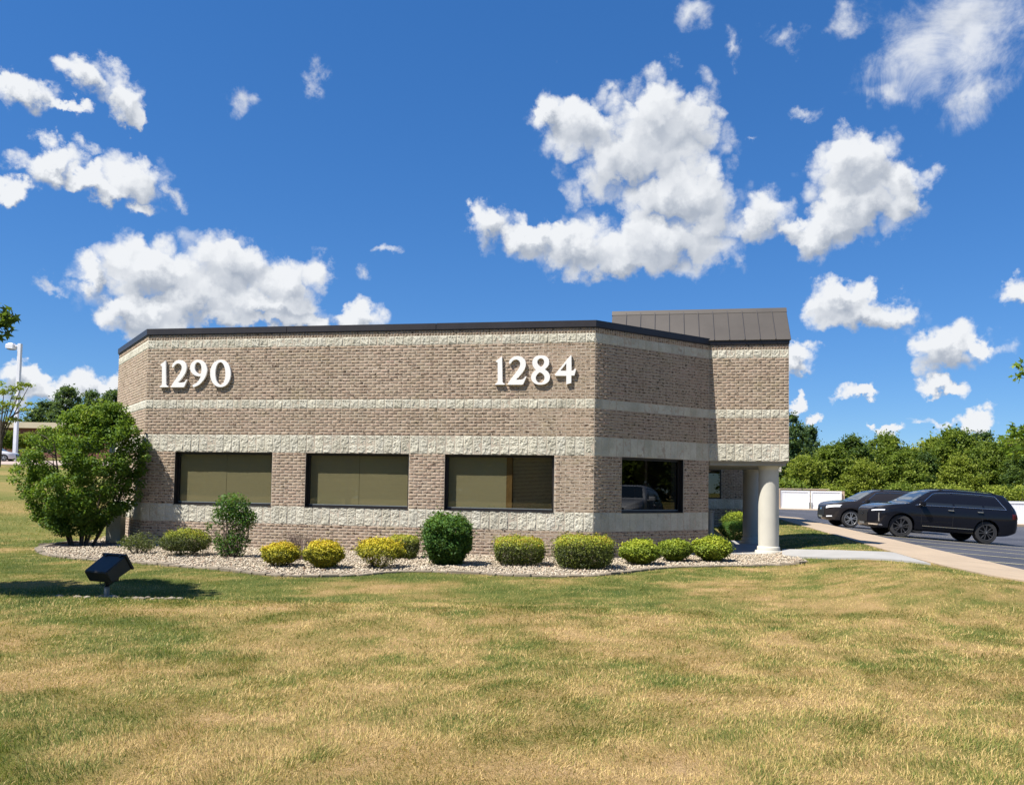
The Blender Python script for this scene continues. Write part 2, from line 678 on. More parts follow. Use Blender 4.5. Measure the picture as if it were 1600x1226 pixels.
    MT['room'] = simple('room', (.035, .032, .03), .9, .1, 2)
    # lawn thatch
    m, nt, b = new_mat('lawn')
    n = tex_noise(nt, 26, 6, .7, 'World', (1, .6, 1))
    a = nt.nodes.new('ShaderNodeMath')
    a.operation = 'MULTIPLY_ADD'
    nt.links.new(n.outputs['Fac'], a.inputs[0])
    a.inputs[1].default_value = .7
    nt.links.new(attr(nt, 'dry'), a.inputs[2])
    s = nt.nodes.new('ShaderNodeMath')
    s.operation = 'SUBTRACT'
    nt.links.new(a.outputs[0], s.inputs[0])
    s.inputs[1].default_value = .35
    c = ramp(nt, s.outputs[0], [(.0, (.068, .10, .022)), (.33, (.145, .155, .038)), (.52, (.265, .205, .070)), (.8, (.39, .262, .112)), (1, (.45, .30, .15))])
    n2 = tex_noise(nt, 90, 4, .7, 'World')
    c = mixc(nt, .9, c, ramp(nt, n2.outputs['Fac'], [(.3, (.45, .45, .45)), (.65, (1.15, 1.15, 1.15))]), 'MULTIPLY')
    nt.links.new(c, b.inputs['Base Color'])
    b.inputs['Roughness'].default_value = .95
    b.inputs['Specular IOR Level'].default_value = .1
    bump(nt, b, n2.outputs['Fac'], .8, .03)
    MT['lawn'] = m
    MT['grass'] = foliage('grass_blades', [(0, (.072, .112, .020)), (.26, (.165, .200, .038)), (.46, (.33, .285, .078)), (.7, (.49, .345, .122)), (1, (.65, .465, .205))], .25, .6)
    # gravel
    m, nt, b = new_mat('gravel')
    c = ramp(nt, attr(nt, 'tint'), [(0, (.21, .16, .11)), (.3, (.36, .295, .205)), (.6, (.43, .36, .26)), (.85, (.52, .455, .35)), (1, (.34, .23, .155))])
    nt.links.new(c, b.inputs['Base Color'])
    b.inputs['Roughness'].default_value = .9
    MT['gravel'] = m
    MT['gravelbase'] = simple('gravel_base', (.30, .25, .185), .95, .4, 40, .6, 60, coord='World')
    MT['mulch'] = simple('mulch', (.045, .030, .022), .95, .5, 30, .8, 50, coord='World')
    MT['edging'] = simple('edging_concrete', (.19, .155, .11), .92, .25, 9, .3, 90, coord='World')
    MT['tan'] = simple('tan_concrete', (.35, .268, .182), .9, .10, 1.4, .15, 120, coord='World')
    MT['white_concrete'] = simple('grey_concrete', (.30, .288, .265), .9, .07, 1.6, .12, 120, coord='World')
    m, nt, b = new_mat('asphalt')
    n1 = tex_noise(nt, .35, 4, .6, 'World')
    c = ramp(nt, n1.outputs['Fac'], [(.35, (.036, .037, .045)), (.65, (.068, .068, .078))])
    n2 = tex_noise(nt, 90, 3, .6, 'World')
    c = mixc(nt, .6, c, ramp(nt, n2.outputs['Fac'], [(.35, (.7, .7, .7)), (.65, (1.3, 1.3, 1.3))]), 'MULTIPLY')
    nt.links.new(c, b.inputs['Base Color'])
    b.inputs['Roughness'].default_value = .7
    bump(nt, b, n2.outputs['Fac'], .3, .01)
    MT['asphalt'] = m
    MT['line'] = simple('line_paint', (.52, .46, .26), .8, .25, 6, coord='World')
    MT['far_pave'] = simple('far_pavement', (.36, .28, .23), .9, .12, .5, coord='World')
    MT['white_vinyl'] = simple('white_vinyl', (.88, .88, .87), .45, .02, 3)
    MT['tanpost'] = simple('tan_block', (.50, .37, .25), .9, .1, 4)
    MT['dark'] = simple('black_gap', (.01, .01, .01), .8, .1, 4)
    MT['fixture'] = simple('fixture_bronze', (.028, .025, .023), .55, .12, 5)
    MT['conduit'] = simple('conduit_grey', (.20, .22, .22), .55, .1, 8, metal=.3)
    MT['polewhite'] = simple('pole_white', (.72, .72, .74), .4, .04, 2)
    MT['bark'] = simple('bark', (.075, .058, .043), .95, .3, 14, .6, 40)
    MT['twig'] = simple('twig', (.19, .135, .105), .95, .3, 20)
    MT['redbrick'] = simple('red_brick', (.16, .068, .05), .9, .2, 1.5, coord='World')
    MT['fascia'] = simple('tan_fascia', (.55, .47, .33), .8, .05, 1, coord='World')
    # foliage
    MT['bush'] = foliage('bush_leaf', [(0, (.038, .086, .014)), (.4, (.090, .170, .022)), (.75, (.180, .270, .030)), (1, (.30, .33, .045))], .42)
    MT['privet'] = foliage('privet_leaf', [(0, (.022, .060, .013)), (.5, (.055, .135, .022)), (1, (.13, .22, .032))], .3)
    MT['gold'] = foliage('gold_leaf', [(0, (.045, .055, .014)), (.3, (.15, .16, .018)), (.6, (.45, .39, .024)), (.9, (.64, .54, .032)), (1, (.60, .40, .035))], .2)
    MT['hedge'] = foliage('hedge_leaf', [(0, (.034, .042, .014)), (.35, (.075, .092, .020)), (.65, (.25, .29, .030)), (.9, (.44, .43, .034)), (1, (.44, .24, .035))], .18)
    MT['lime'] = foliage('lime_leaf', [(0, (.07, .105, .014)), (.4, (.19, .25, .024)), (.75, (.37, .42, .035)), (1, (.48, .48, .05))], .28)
    MT['sparse'] = foliage('sparse_leaf', [(0, (.06, .07, .022)), (.45, (.105, .12, .035)), (.8, (.19, .17, .075)), (1, (.25, .18, .12))], .3)
    MT['dead'] = foliage('dead_twig_leaf', [(0, (.15, .10, .08)), (1, (.27, .19, .15))], .2)
    MT['maple'] = foliage('maple_leaf', [(0, (.020, .045, .012)), (.5, (.040, .085, .018)), (1, (.085, .14, .028))], .4)
    MT['limemaple'] = foliage('lime_maple_leaf', [(0, (.07, .13, .018)), (.5, (.15, .23, .025)), (1, (.28, .35, .05))], .45)
    MT['tree_a'] = foliage('tree_leaf_mid', [(0, (.065, .105, .016)), (.5, (.14, .195, .024)), (1, (.25, .29, .040))], .42)
    MT['tree_b'] = foliage('tree_leaf_dark', [(0, (.030, .060, .016)), (.5, (.062, .110, .024)), (1, (.12, .17, .034))], .38)
    MT['tree_c'] = foliage('tree_leaf_light', [(0, (.105, .14, .020)), (.5, (.22, .265, .030)), (1, (.33, .35, .052))], .42)
    MT['tree_d'] = foliage('tree_leaf_blue', [(0, (.034, .066, .028)), (.5, (.066, .115, .046)), (1, (.12, .17, .06))], .38)
    # cars
    for nm, c, r in (('black', (.006, .0065, .010), .12), ('charcoal', (.020, .018, .019), .16), ('silver', (.55, .56, .57), .25), ('navy', (.012, .014, .022), .15)):
        m, nt, b = new_mat('paint_' + nm)
        b.inputs['Base Color'].default_value = (*c, 1)
        b.inputs['Roughness'].default_value = .45
        b.inputs['Specular IOR Level'].default_value = .1 if nm != 'silver' else .5
        b.inputs['Coat Weight'].default_value = .9 if nm != 'silver' else 1.0
        b.inputs['Coat Roughness'].default_value = .02
        b.inputs['Coat IOR'].default_value = 1.34 if nm != 'silver' else 1.5
        MT['paint_' + nm] = m
    MT['carglass'] = simple('car_glass', (.016, .019, .022), .02, .05, 2, spec=.6)
    MT['windshield'] = simple('windshield_glass', (.03, .045, .06), .03, .05, 2, spec=1.0)
    MT['chrome'] = simple('chrome', (.75, .75, .76), .15, .02, 4, metal=1.0)
    MT['alloy'] = simple('alloy', (.55, .54, .52), .3, .04, 6, metal=.8)
    MT['blackalloy'] = simple('black_alloy', (.035, .035, .038), .22, .1, 6)
    MT['tyre'] = simple('tyre', (.024, .023, .023), .85, .1, 20)
    MT['lamp'] = simple('lamp_lens', (.75, .77, .80), .12, .05, 12, spec=.8)
    MT['tail'] = simple('tail_lens', (.10, .008, .008), .2, .1, 8)
    MT['plastic'] = simple('black_plastic', (.012, .012, .013), .5, .1, 8)


make_materials()

# ------------------------------------------------------------------ plan of the office building
TH, CH1, CH2 = 0.1784, 0.7642, 0.7763
V2 = lambda x, y: Vector((x, y, 0))
PA = V2(1.7578, 17.4056)
uF = V2(-math.cos(TH), math.sin(TH))
cF = V2(math.cos(CH1 - TH), math.sin(CH1 - TH))
eF = V2(-math.cos(CH2 + TH), math.sin(CH2 + TH))
inw = V2(math.sin(TH), math.cos(TH))
LB, LC, LD, LE = 10.6446, 3.4963, 3.7342, 1.8254
PB = PA + uF * LB
PC = PA + cF * LC
PD = PB + eF * LD
PE = PC - uF * LE
Z0 = .58
S0, S1, B30, B31, B20, B21, B10, B11, WT, CT = [Z0 + v for v in (0, .406, 1.625, 2.031, 2.641, 2.844, 4.062, 4.265, 4.40, 4.54)]


class Wall:
    def __init__(s, p0, p1):
        s.o = p0.copy()
        s.t = (p1 - p0).normalized()
        s.n = V2(-s.t.y, s.t.x)
        s.L = (p1 - p0).length
        s.M = Matrix(((s.t.x, s.n.x, 0, s.o.x), (s.t.y, s.n.y, 0, s.o.y), (0, 0, 1, 0), (0, 0, 0, 1)))

    def p(s, a, d=0.0, z=0.0):
        return s.o + s.t * a + s.n * d + Vector((0, 0, z))


WE, WC, WF, WD = Wall(PE, PC), Wall(PC, PA), Wall(PA, PB), Wall(PB, PD)
# openings along each wall
OPEN = {id(WF): [(.854, 3.288), (4.109, 6.556), (7.375, 9.829)], id(WC): [(LC - 2.671, LC - .7835)], id(WE): [], id(WD): []}

# ------------------------------------------------------------------ ground surfaces
BED_PX = [(60, 857), (64, 863), (75, 867), (99, 871), (149, 875), (215, 879), (281, 885), (348, 890), (414, 898), (455, 900), (497, 901), (535, 900), (569, 898),
          (603, 894.5), (655, 893), (723, 895), (792, 899), (861, 901), (912, 900.5), (950, 897.5), (981, 894), (1050, 886.5), (1100, 885), (1153, 884), (1210, 882.5), (1252, 880.5), (1262, 877)]
BED_FRONT = [at(*p, fn=lawn_z).to_2d() for p in BED_PX]
BED = BED_FRONT + [at(1238, 868).to_2d()] + [(PE + inw * 5).to_2d(), (PC + inw * 5).to_2d(), PC.to_2d(), PA.to_2d(), PB.to_2d(), PD.to_2d()] + [at(p[0], p[1], lawn_z).to_2d() for p in ((140, 846), (105, 847.5), (75, 852))]
BED = [(p.x, p.y) for p in BED]


def kerb_pt(y, q):
    return (9.45 + .2214 * (y - 15.5) + q / .976, y)


WALK_W = 1.70
PATH_PX = [(1222, 869), (1252, 871.5), (1300, 873.5), (1432, 881.5), (1378, 864), (1340, 862.5), (1290, 861), (1222, 859.5)]
PATH = [(v.x + (.25 if p in ((1432, 881.5), (1378, 864)) else 0), v.y) for p in PATH_PX for v in (at(*p),)]


def build_ground():
    xs = np.unique(np.round(np.concatenate([np.arange(-400, -60, 12), np.arange(-60, -16, 1.0), np.arange(-16, 14, .22), np.arange(14, 60, 1.2), np.arange(60, 401, 12)]), 3))
    ys = np.unique(np.round(np.concatenate([np.arange(-40, 2, 2), np.arange(2, 26, .22), np.arange(26, 110, 1.2), np.arange(110, 700, 15)]), 3))
    X, Y = np.meshgrid(xs, ys)
    Z = lawn_z(X, Y)
    q = edge_q(X, Y)
    lot = (q > np.interp(Y, [11.4, 12.9, 14.4, 16], [-.25, -1.05, -1.3, -1.4])) & (Y > 11.7)
    Z = np.where(lot, lot_z(X, Y) - .12, Z)
    bed = inside(BED, X, Y)
    Z = np.where(bed, Z - .05, Z)
    n, mth = X.shape
    idx = np.arange(X.size).reshape(X.shape)
    F = np.stack([idx[:-1, :-1], idx[:-1, 1:], idx[1:, 1:], idx[1:, :-1]], -1).reshape(-1, 4)
    o = np_mesh('lawn', np.stack([X, Y, Z], -1).reshape(-1, 3), F, 4, {'dry': dry_field(X, Y).ravel()}, MT['lawn'], smooth=True)
    tag(o, kind='structure')


def dry_field(x, y):
    """0 lush .. 1 straw"""
    x = np.asarray(x, float)
    y = np.asarray(y, float)
    n = fbm(x * .55, y * .75, 21, 4)
    n2 = fbm(x * 1.9, y * 2.1, 4, 3)
    near = sstep(10.2, 9.0, y + .25 * np.sin(x * .8) - .10 * np.maximum(x, 0))
    base = .36 + .20 * near
    base = base + .16 * sstep(1.5, 6, x) * sstep(17, 12, y) * (1 - near) * 1.0
    base = base - .16 * sstep(-1.5, -4, x) * (1 - near)
    d = base + (n - .5) * .62 + (n2 - .5) * .5
    n3 = fbm(x * 5.5, y * 5.5, 33, 3, .7)
    d = d + (n3 - .5) * .72
    d = d - .20 * sstep(.52, .70, fbm(x * 1.3 + 3 + fbm(x * 2, y * 2, 5, 2), y * 2.1, 61, 4)) * (.4 + .6 * near)
    d = d + .20 * sstep(.52, .72, fbm(x * 1.1 + 9, y * 1.6, 62, 4))
    # strips on the far lawn to the left
    far = sstep(19, 23, y) * sstep(-7, -10, x)
    d = d * (1 - far) + far * (.34 + .22 * sstep(-.2, 1, np.sin(y * .5 + x * .09 + 2.5 * fbm(x * .12, y * .2, 8, 2))) + (n - .5) * .5)
    # burnt patch close by
    d = d + .35 * np.exp(-(((x - .35) / .7) ** 2 + ((y - 4.35) / .35) ** 2))
    d = d + .4 * np.exp(-(((x + 10.6) / .9) ** 2 + ((y - 17.4) / .8) ** 2))
    return np.clip(d, 0, 1)


build_ground()


def sheet(name, poly, zf, m, kind='structure', step=.6, skirt=0.0, parent=None, label=None):
    """a flat paved sheet: polygon cut on a grid and laid on the ground height"""
    bm = bmesh.new()
    vs = [bm.verts.new((x, y, 0)) for x, y in poly]
    f = bm.faces.new(vs)
    if f.normal.z < 0:
        f.normal_flip()
    xs = [p[0] for p in poly]
    ys = [p[1] for p in poly]
    for a0, a1, nrm in ((min(xs), max(xs), Vector((1, 0, 0))), (min(ys), max(ys), Vector((0, 1, 0)))):
        k = int((a1 - a0) / step)
        for i in range(1, k + 1):
            c = nrm * (a0 + i * (a1 - a0) / (k + 1))
            bmesh.ops.bisect_plane(bm, geom=bm.verts[:] + bm.edges[:] + bm.faces[:], plane_co=c, plane_no=nrm)
    if skirt:
        be = [e for e in bm.edges if e.is_boundary]
        r = bmesh.ops.extrude_edge_only(bm, edges=be)
        low = {v for v in r['geom'] if isinstance(v, bmesh.types.BMVert)}
    else:
        low = set()
    for v in bm.verts:
        v.co.z = float(zf(v.co.x, v.co.y)) - (skirt if v in low else 0)
    o = bm_obj(name, bm, parent, m, recalc=False)
    if kind:
        o['kind'] = kind
    return o


# car park, pavements
LOT = [kerb_pt(11.4, -.02), (75, 11.4), (75, 68), (14.0, 68), (14.0, 50), kerb_pt(46.05, -.02)]
sheet('parking_lot', LOT, lambda x, y: lot_z(x, y), MT['asphalt'], step=1.5)
side = empty('sidewalk', (10, 20, 0), kind='structure')
ys_ = [11.4, 12.9, 14.4, 15.9, 17.4, 18.9, 20.4, 21.9, 23.4, 24.9, 26.4, 27.9, 29.4, 30.9, 32.4, 33.9, 35.4, 36.9, 38.4, 39.9, 41.4, 42.9, 44.4, 46]
for a, b in zip(ys_[:-1], ys_[1:]):
    qa, qb = [float(np.interp(v, [11.4, 12.9, 14.4, 16], [-.55, -1.35, -1.6, -WALK_W])) for v in (a, b)]
    lo = [kerb_pt(a + .006, qa), kerb_pt(a + .006, 0), kerb_pt(b - .006, 0), kerb_pt(b - .006, qb)]
    sheet('slab', lo, lambda x, y: lot_z(x, y) + .055, MT['tan'], kind=None, step=5, skirt=.16, parent=side)
# concrete that runs on past the walk towards the second entrance
REAR_PX = [(1218, 825.5), (1262, 829), (1300, 837), (1300, 820.5), (1262, 810.5), (1218, 805)]
sheet('rear_walk', [(12.2, 30.5), (kerb_pt(30.5, -WALK_W)[0] - .05, 30.5), (kerb_pt(45.5, -WALK_W)[0] - .05, 45.5), (13.5, 45.5)], lambda x, y: lot_z(x, y) + .05, MT['tan'], step=2, skirt=.12)
sheet('entrance_path', PATH, lambda x, y: float(lawn_z(x, y)) + .035, MT['white_concrete'], step=.7, skirt=.12)
sheet('porch_floor', [(p.x, p.y) for p in (PC + uF * -.25 + inw * .1, PE + inw * .05 + uF * .0, PE + inw * 5.2, PC + inw * 5.2 - uF * .25)], lambda x, y: .03, MT['white_concrete'], step=3, skirt=.12)
# parking stall lines
for i in range(9):
    y0 = 17.6 + i * 2.75
    a = Vector(kerb_pt(y0, .05))
    dr = Vector((.976, -.2214))
    nn = Vector((.2214, .976)) * .055
    sheet('stall_line', [tuple(a - nn), tuple(a + dr * 5.4 - nn), tuple(a + dr * 5.4 + nn), tuple(a + nn)], lambda x, y: lot_z(x, y) + .006, MT['line'], step=2.5)
sheet('gate_apron', [(20, 68.1), (75, 68.1), (75, 74), (20, 74)], lambda x, y: lot_z(x, y) + .03, MT['tan'], step=4, skirt=.1)
# paved yard at the top of the slope on the left
sheet('upper_road', [(-90, 76), (-34, 76), (-34, 90), (-90, 90)], lambda x, y: float(lawn_z(x, y)) + .06, MT['far_pave'], step=4, skirt=.15)

# ------------------------------------------------------------------ gravel bed
sheet('gravel_bed', BED, lambda x, y: float(lawn_z(x, y)) - .012, MT['gravelbase'], step=1.0)


def build_gravel():
    P = []
    bx0, bx1 = min(p[0] for p in BED), max(p[0] for p in BED)
    by0, by1 = min(p[1] for p in BED), max(p[1] for p in BED)
    n = 88000
    x = RS.uniform(bx0, bx1, n)
    y = RS.uniform(by0, min(by1, 24), n)
    k = inside(BED, x, y) & ~inside([(p.x, p.y) for p in (PC, PA, PB, PD, PD + inw * 5, PC + inw * 5)], x, y)
    k &= ~((np.abs((x - PE.x) * inw.x + (y - PE.y) * inw.y) < 4.9) & (((x - PC.x) * inw.x + (y - PC.y) * inw.y) > .35) & (x > PC.x))
    k &= np.hypot(x + 10.0, y - 19.0) > .75 + .5 * vnoise(x * 2, y * 2, 3)
    x, y = x[k], y[k]
    n = len(x)
    oc = np.array([(1, 0, 0), (0, 1, 0), (-1, 0, 0), (0, -1, 0), (0, 0, 1), (0, 0, -.6)], float)
    of = np.array([(0, 1, 4), (1, 2, 4), (2, 3, 4), (3, 0, 4), (1, 0, 5), (2, 1, 5), (3, 2, 5), (0, 3, 5)])
    a = RS.uniform(0, 6.28, n)
    s = RS.uniform(.012, .030, n)
    sxyz = np.stack([s * RS.uniform(.9, 1.5, n), s * RS.uniform(.7, 1.1, n), s * RS.uniform(.5, .85, n)], -1)
    L = (oc[None] + RS.normal(0, .16, (n, 6, 3))) * sxyz[:, None]
    tl = RS.normal(0, .28, (n, 2))
    L[..., 2] += L[..., 0] * tl[:, :1] + L[..., 1] * tl[:, 1:]
    ca, sa = np.cos(a)[:, None], np.sin(a)[:, None]
    V = np.stack([L[..., 0] * ca - L[..., 1] * sa + x[:, None], L[..., 0] * sa + L[..., 1] * ca + y[:, None], L[..., 2] + lawn_z(x, y)[:, None] + RS.uniform(0, .022, n)[:, None]], -1)
    F = (of[None] + (np.arange(n) * 6)[:, None, None]).reshape(-1, 3)
    t = np.clip(RS.normal(.55, .22, n), 0, .93)
    t = np.where(RS.rand(n) < .05, 1, t)
    o = np_mesh('gravel', V.reshape(-1, 3), F, 3, {'tint': np.repeat(t, 6)}, MT['gravel'])
    tag(o, 'pale tan and white stones spread over the planting bed', 'gravel', kind='stuff')


build_gravel()
# dark mulch under the big shrub
_mc = [(-10.0 + .95 * math.cos(a) * (1 + .15 * math.sin(3 * a)), 19.0 + .8 * math.sin(a)) for a in [i * 2 * math.pi / 26 for i in range(26)]]
sheet('mulch_patch', _mc, lambda x, y: float(lawn_z(x, y)) + .006, MT['mulch'], step=.5)


def build_edging():
    root = empty('bed_edging', BED_FRONT[8].to_3d(), 'low border of butted concrete edging stones along the gravel bed', 'edging')
    # walk the bed's front edge and set stones end to end
    pts = [at(p[0], p[1], lawn_z).to_2d() for p in ((140, 846), (105, 847.5), (75, 852))] + BED_FRONT
    # smooth curve
    dense = []
    P = [pts[0]] + pts + [pts[-1]]
    for i in range(1, len(P) - 2):
        for k in range(14):
            t = k / 14
            a, b, c, d = P[i - 1], P[i], P[i + 1], P[i + 2]
            dense.append(.5 * ((2 * b) + (c - a) * t + (2 * a - 5 * b + 4 * c - d) * t * t + (3 * b - a - 3 * c + d) * t ** 3))
    dense.append(P[-1])
    acc, last = 0.0, 0
    L = .30
    W = .135
    meshes = []
    for v in range(5):
        bm = bmesh.new()
        rv = random.Random(v)
        vs = bbox(bm, -L / 2 + .006, L / 2 - .006, -W / 2, W / 2, -.09, .035, bev=.014)
        for w in bm.verts:
            w.co += Vector((rv.uniform(-.004, .004), rv.uniform(-.005, .005), rv.uniform(-.005, .005)))
        bmesh.ops.recalc_face_normals(bm, faces=bm.faces)
        me = bpy.data.meshes.new('edging_stone')
        bm.to_mesh(me)
        bm.free()
        me.materials.append(MT['edging'])
        meshes.append(me)
    prev = dense[0]
    start = dense[0].copy()
    n = 0
    for p in dense[1:]:
        while (p - start).length >= L:
            d = (p - start).normalized()
            c = start + d * L / 2
            o = bpy.data.objects.new('edging_stone', meshes[n % 5])
            z = float(lawn_z(c.x, c.y))
            o.matrix_basis = Matrix.Translation((c.x, c.y, z + random.uniform(-.012, .01))) @ Matrix.Rotation(math.atan2(d.y, d.x) + random.uniform(-.05, .05), 4, 'Z')
            link(o, root)
            start = start + d * L
            n += 1


build_edging()

# ------------------------------------------------------------------ the office building
BLD = empty('office_building', PA, 'one storey brick office building with cut corners, stone bands and a columned porch', 'building')


def build_walls():
    # mortar core, mitred in plan
    poly = [PE, PC, PA, PB, PD]
    walls = [WE, WC, WF, WD]
    T = .24

    def off(i, d):
        """wall line i..: offset polyline vertex"""
        if i == 0:
            return walls[0].p(0, -d)
        if i == 4:
            return walls[3].p(walls[3].L, -d)
        w0, w1 = walls[i - 1], walls[i]
        n = (w0.n + w1.n).normalized()
        return poly[i] - n * (d / n.dot(w0.n))
    bm = bmesh.new()

    def prism(o0, o1, i0, i1, z0, z1):
        vs = []
        for z in (z0, z1):
            for p in (o0, o1, i1, i0):
                vs.append(bm.verts.new((p.x, p.y, z)))
        for f in ((0, 3, 2, 1), (4, 5, 6, 7), (0, 1, 5, 4), (1, 2, 6, 5), (2, 3, 7, 6), (3, 0, 4, 7)):
            bm.faces.new([vs[k] for k in f])
    d0 = .0012
    for i, w in enumerate(walls):
        O0, O1, I0, I1 = off(i, d0), off(i + 1, d0), off(i, T), off(i + 1, T)
        zb = B30 if w is WE else -.3
        ops = OPEN[id(w)]
        if not ops:
            prism(O0, O1, I0, I1, zb, WT)
        else:
            prism(O0, O1, I0, I1, zb, S1 - .012)
            prism(O0, O1, I0, I1, B30, WT)
            a = None
            for (s0, s1) in ops:
                A_, IA = (O0, I0) if a is None else (w.p(a, -d0), w.p(a, -T))
                prism(A_, w.p(s0, -d0), IA, w.p(s0, -T), S1 - .012, B30)
                a = s1
            prism(w.p(a, -d0), O1, w.p(a, -T), I1, S1 - .012, B30)
    # plain side and back walls close the volume
    Pq = [off(4, d0), PD + inw * 24, PC + inw * 24, PC + inw * .26]
    o = bm_obj('wall', bm, BLD, MT['mortar'])
    bm = bmesh.new()
    prism(PD + inw * .02, PD + inw * 24, PD + inw * .02 - uF * .25, PD + inw * 24 - uF * .25, -.3, WT)
    prism(PD + inw * 24.01, PC + inw * 24.01, PD + inw * 24.3, PC + inw * 24.3, -.3, WT)
    sw = uF * 1.5
    prism(PC + inw * .30 + sw, PC + inw * 23.9 + sw, PC + inw * .30 + uF * .25 + sw, PC + inw * 23.9 + uF * .25 + sw, -.3, WT)
    bm_obj('side_wall', bm, BLD, MT['plain_wall'])
    # flat roof, lower than the parapet, and floor
    bm = bmesh.new()
    for z in (WT - .35, -.02):
        vs = [bm.verts.new((p.x, p.y, z)) for p in (PC + uF * .2, PA + V2(0, .2), PB + V2(.1, .2), PD - uF * .2, PD + inw * 24, PC + inw * 24 + uF * 1.5, PC + inw * .5 + uF * 1.5)]
        bm.faces.new(vs)
    bm_obj('flat_roof', bm, BLD, MT['room'])
    bm = bmesh.new()   # deep room wall so that no daylight shows through from behind
    prism(PB + inw * 5 - uF * .5, PC + inw * 5 + uF * .8, PB + inw * 5.2 - uF * .5, PC + inw * 5.2 + uF * .8, -.02, WT - .36)
    bm_obj('partition', bm, BLD, MT['room'])
    # metal coping
    for nm, (z0, z1, pr) in (('coping', (WT, CT, .034)),):
        for i, w in enumerate(walls):
            if w is WE:
                continue
            O0, O1 = off(i, -pr), off(i + 1, -pr)
            I0, I1 = off(i, T), off(i + 1, T)
            nseg = max(1, round(w.L / 3.05))
            L0, L1 = off(i, -.012), off(i + 1, -.012)
            K0, K1 = off(i, .05), off(i + 1, .05)
            for k in range(nseg):
                a, b = k / nseg + (.0006 if k else 0), (k + 1) / nseg - (.0006 if k < nseg - 1 else 0)
                bm = bmesh.new()
                bm_prism(bm, O0.lerp(O1, a), O0.lerp(O1, b), I0.lerp(I1, a), I0.lerp(I1, b), z0, z1 + random.uniform(-.003, .003))
                bm_prism(bm, L0.lerp(L1, a), L0.lerp(L1, b), K0.lerp(K1, a), K0.lerp(K1, b), z0 - .022, z0 - .001)
                bm_obj('coping', bm, BLD, MT['coping'])
    # gable wall end and back under the porch roof
    return off


def bm_prism(bm, o0, o1, i0, i1, z0, z1):
    vs = []
    for z in (z0, z1):
        for p in (o0, o1, i1, i0):
            vs.append(bm.verts.new((p.x, p.y, z)))
    for f in ((0, 3, 2, 1), (4, 5, 6, 7), (0, 1, 5, 4), (1, 2, 6, 5), (2, 3, 7, 6), (3, 0, 4, 7)):
        bm.faces.new([vs[k] for k in f])


off = build_walls()


def brick_list():
    out = []
    CHT = .06772
    for w in (WE, WC, WF, WD):
        nmod = round(w.L / .2032)
        mod = w.L / nmod
        zones = []
        if w is not WE:
            zones.append(([(0, w.L)], S0, -9, 0))
            ops = OPEN[id(w)]
            rng, a = [], 0
            for s0, s1 in ops:
                rng.append((a, s0))
                a = s1
            rng.append((a, w.L))
            zones.append((rng, S1, 0, 18))
        zones.append(([(0, w.L)], B31, 0, 9))
        zones.append(([(0, w.L)], B21, 0, 18))
        for rng, zb, k0, k1 in zones:
            for k in range(k0, k1):
                z = zb + k * CHT
                if z < -.12:
                    continue
                for (a, b) in rng:
                    s = (mod / 2 if k % 2 else 0) - mod
                    s += mod * math.floor((a - s) / mod)
                    while s < b - .02:
                        s0, s1 = max(s, a), min(s + mod, b)
                        if s1 - s0 > .05:
                            out.append((w, s0, s1, z, z + CHT))
                        s += mod
        # soldier course under the coping
        k = 0
        while k * .0677 < w.L - .03:
            out.append((w, k * .0677, min((k + 1) * .0677, w.L), B11, WT))
            k += 1
    return out


def brick_shape(w, h, rv, dep=.04):
    j = .0048
    f = rv.uniform(.0005, .003)
    t = [f + rv.uniform(-.0022, .0022) for _ in range(4)]
    c = .004
    x0, x1, z0, z1 = j + rv.uniform(0, .002), w - j - rv.uniform(0, .002), j + rv.uniform(0, .0015), h - j - rv.uniform(0, .0015)
    V = [(x0, -dep, z0), (x1, -dep, z0), (x1, -dep, z1), (x0, -dep, z1),
         (x0, t[0] - c, z0), (x1, t[1] - c, z0), (x1, t[2] - c, z1), (x0, t[3] - c, z1),
         (x0 + c, t[0], z0 + c), (x1 - c, t[1], z0 + c), (x1 - c, t[2], z1 - c), (x0 + c, t[3], z1 - c)]
    F = [(8, 11, 10, 9), (4, 8, 9, 5), (5, 9, 10, 6), (6, 10, 11, 7), (7, 11, 8, 4), (0, 4, 5, 1), (1, 5, 6, 2), (2, 6, 7, 3), (3, 7, 4, 0)]
    return V, F


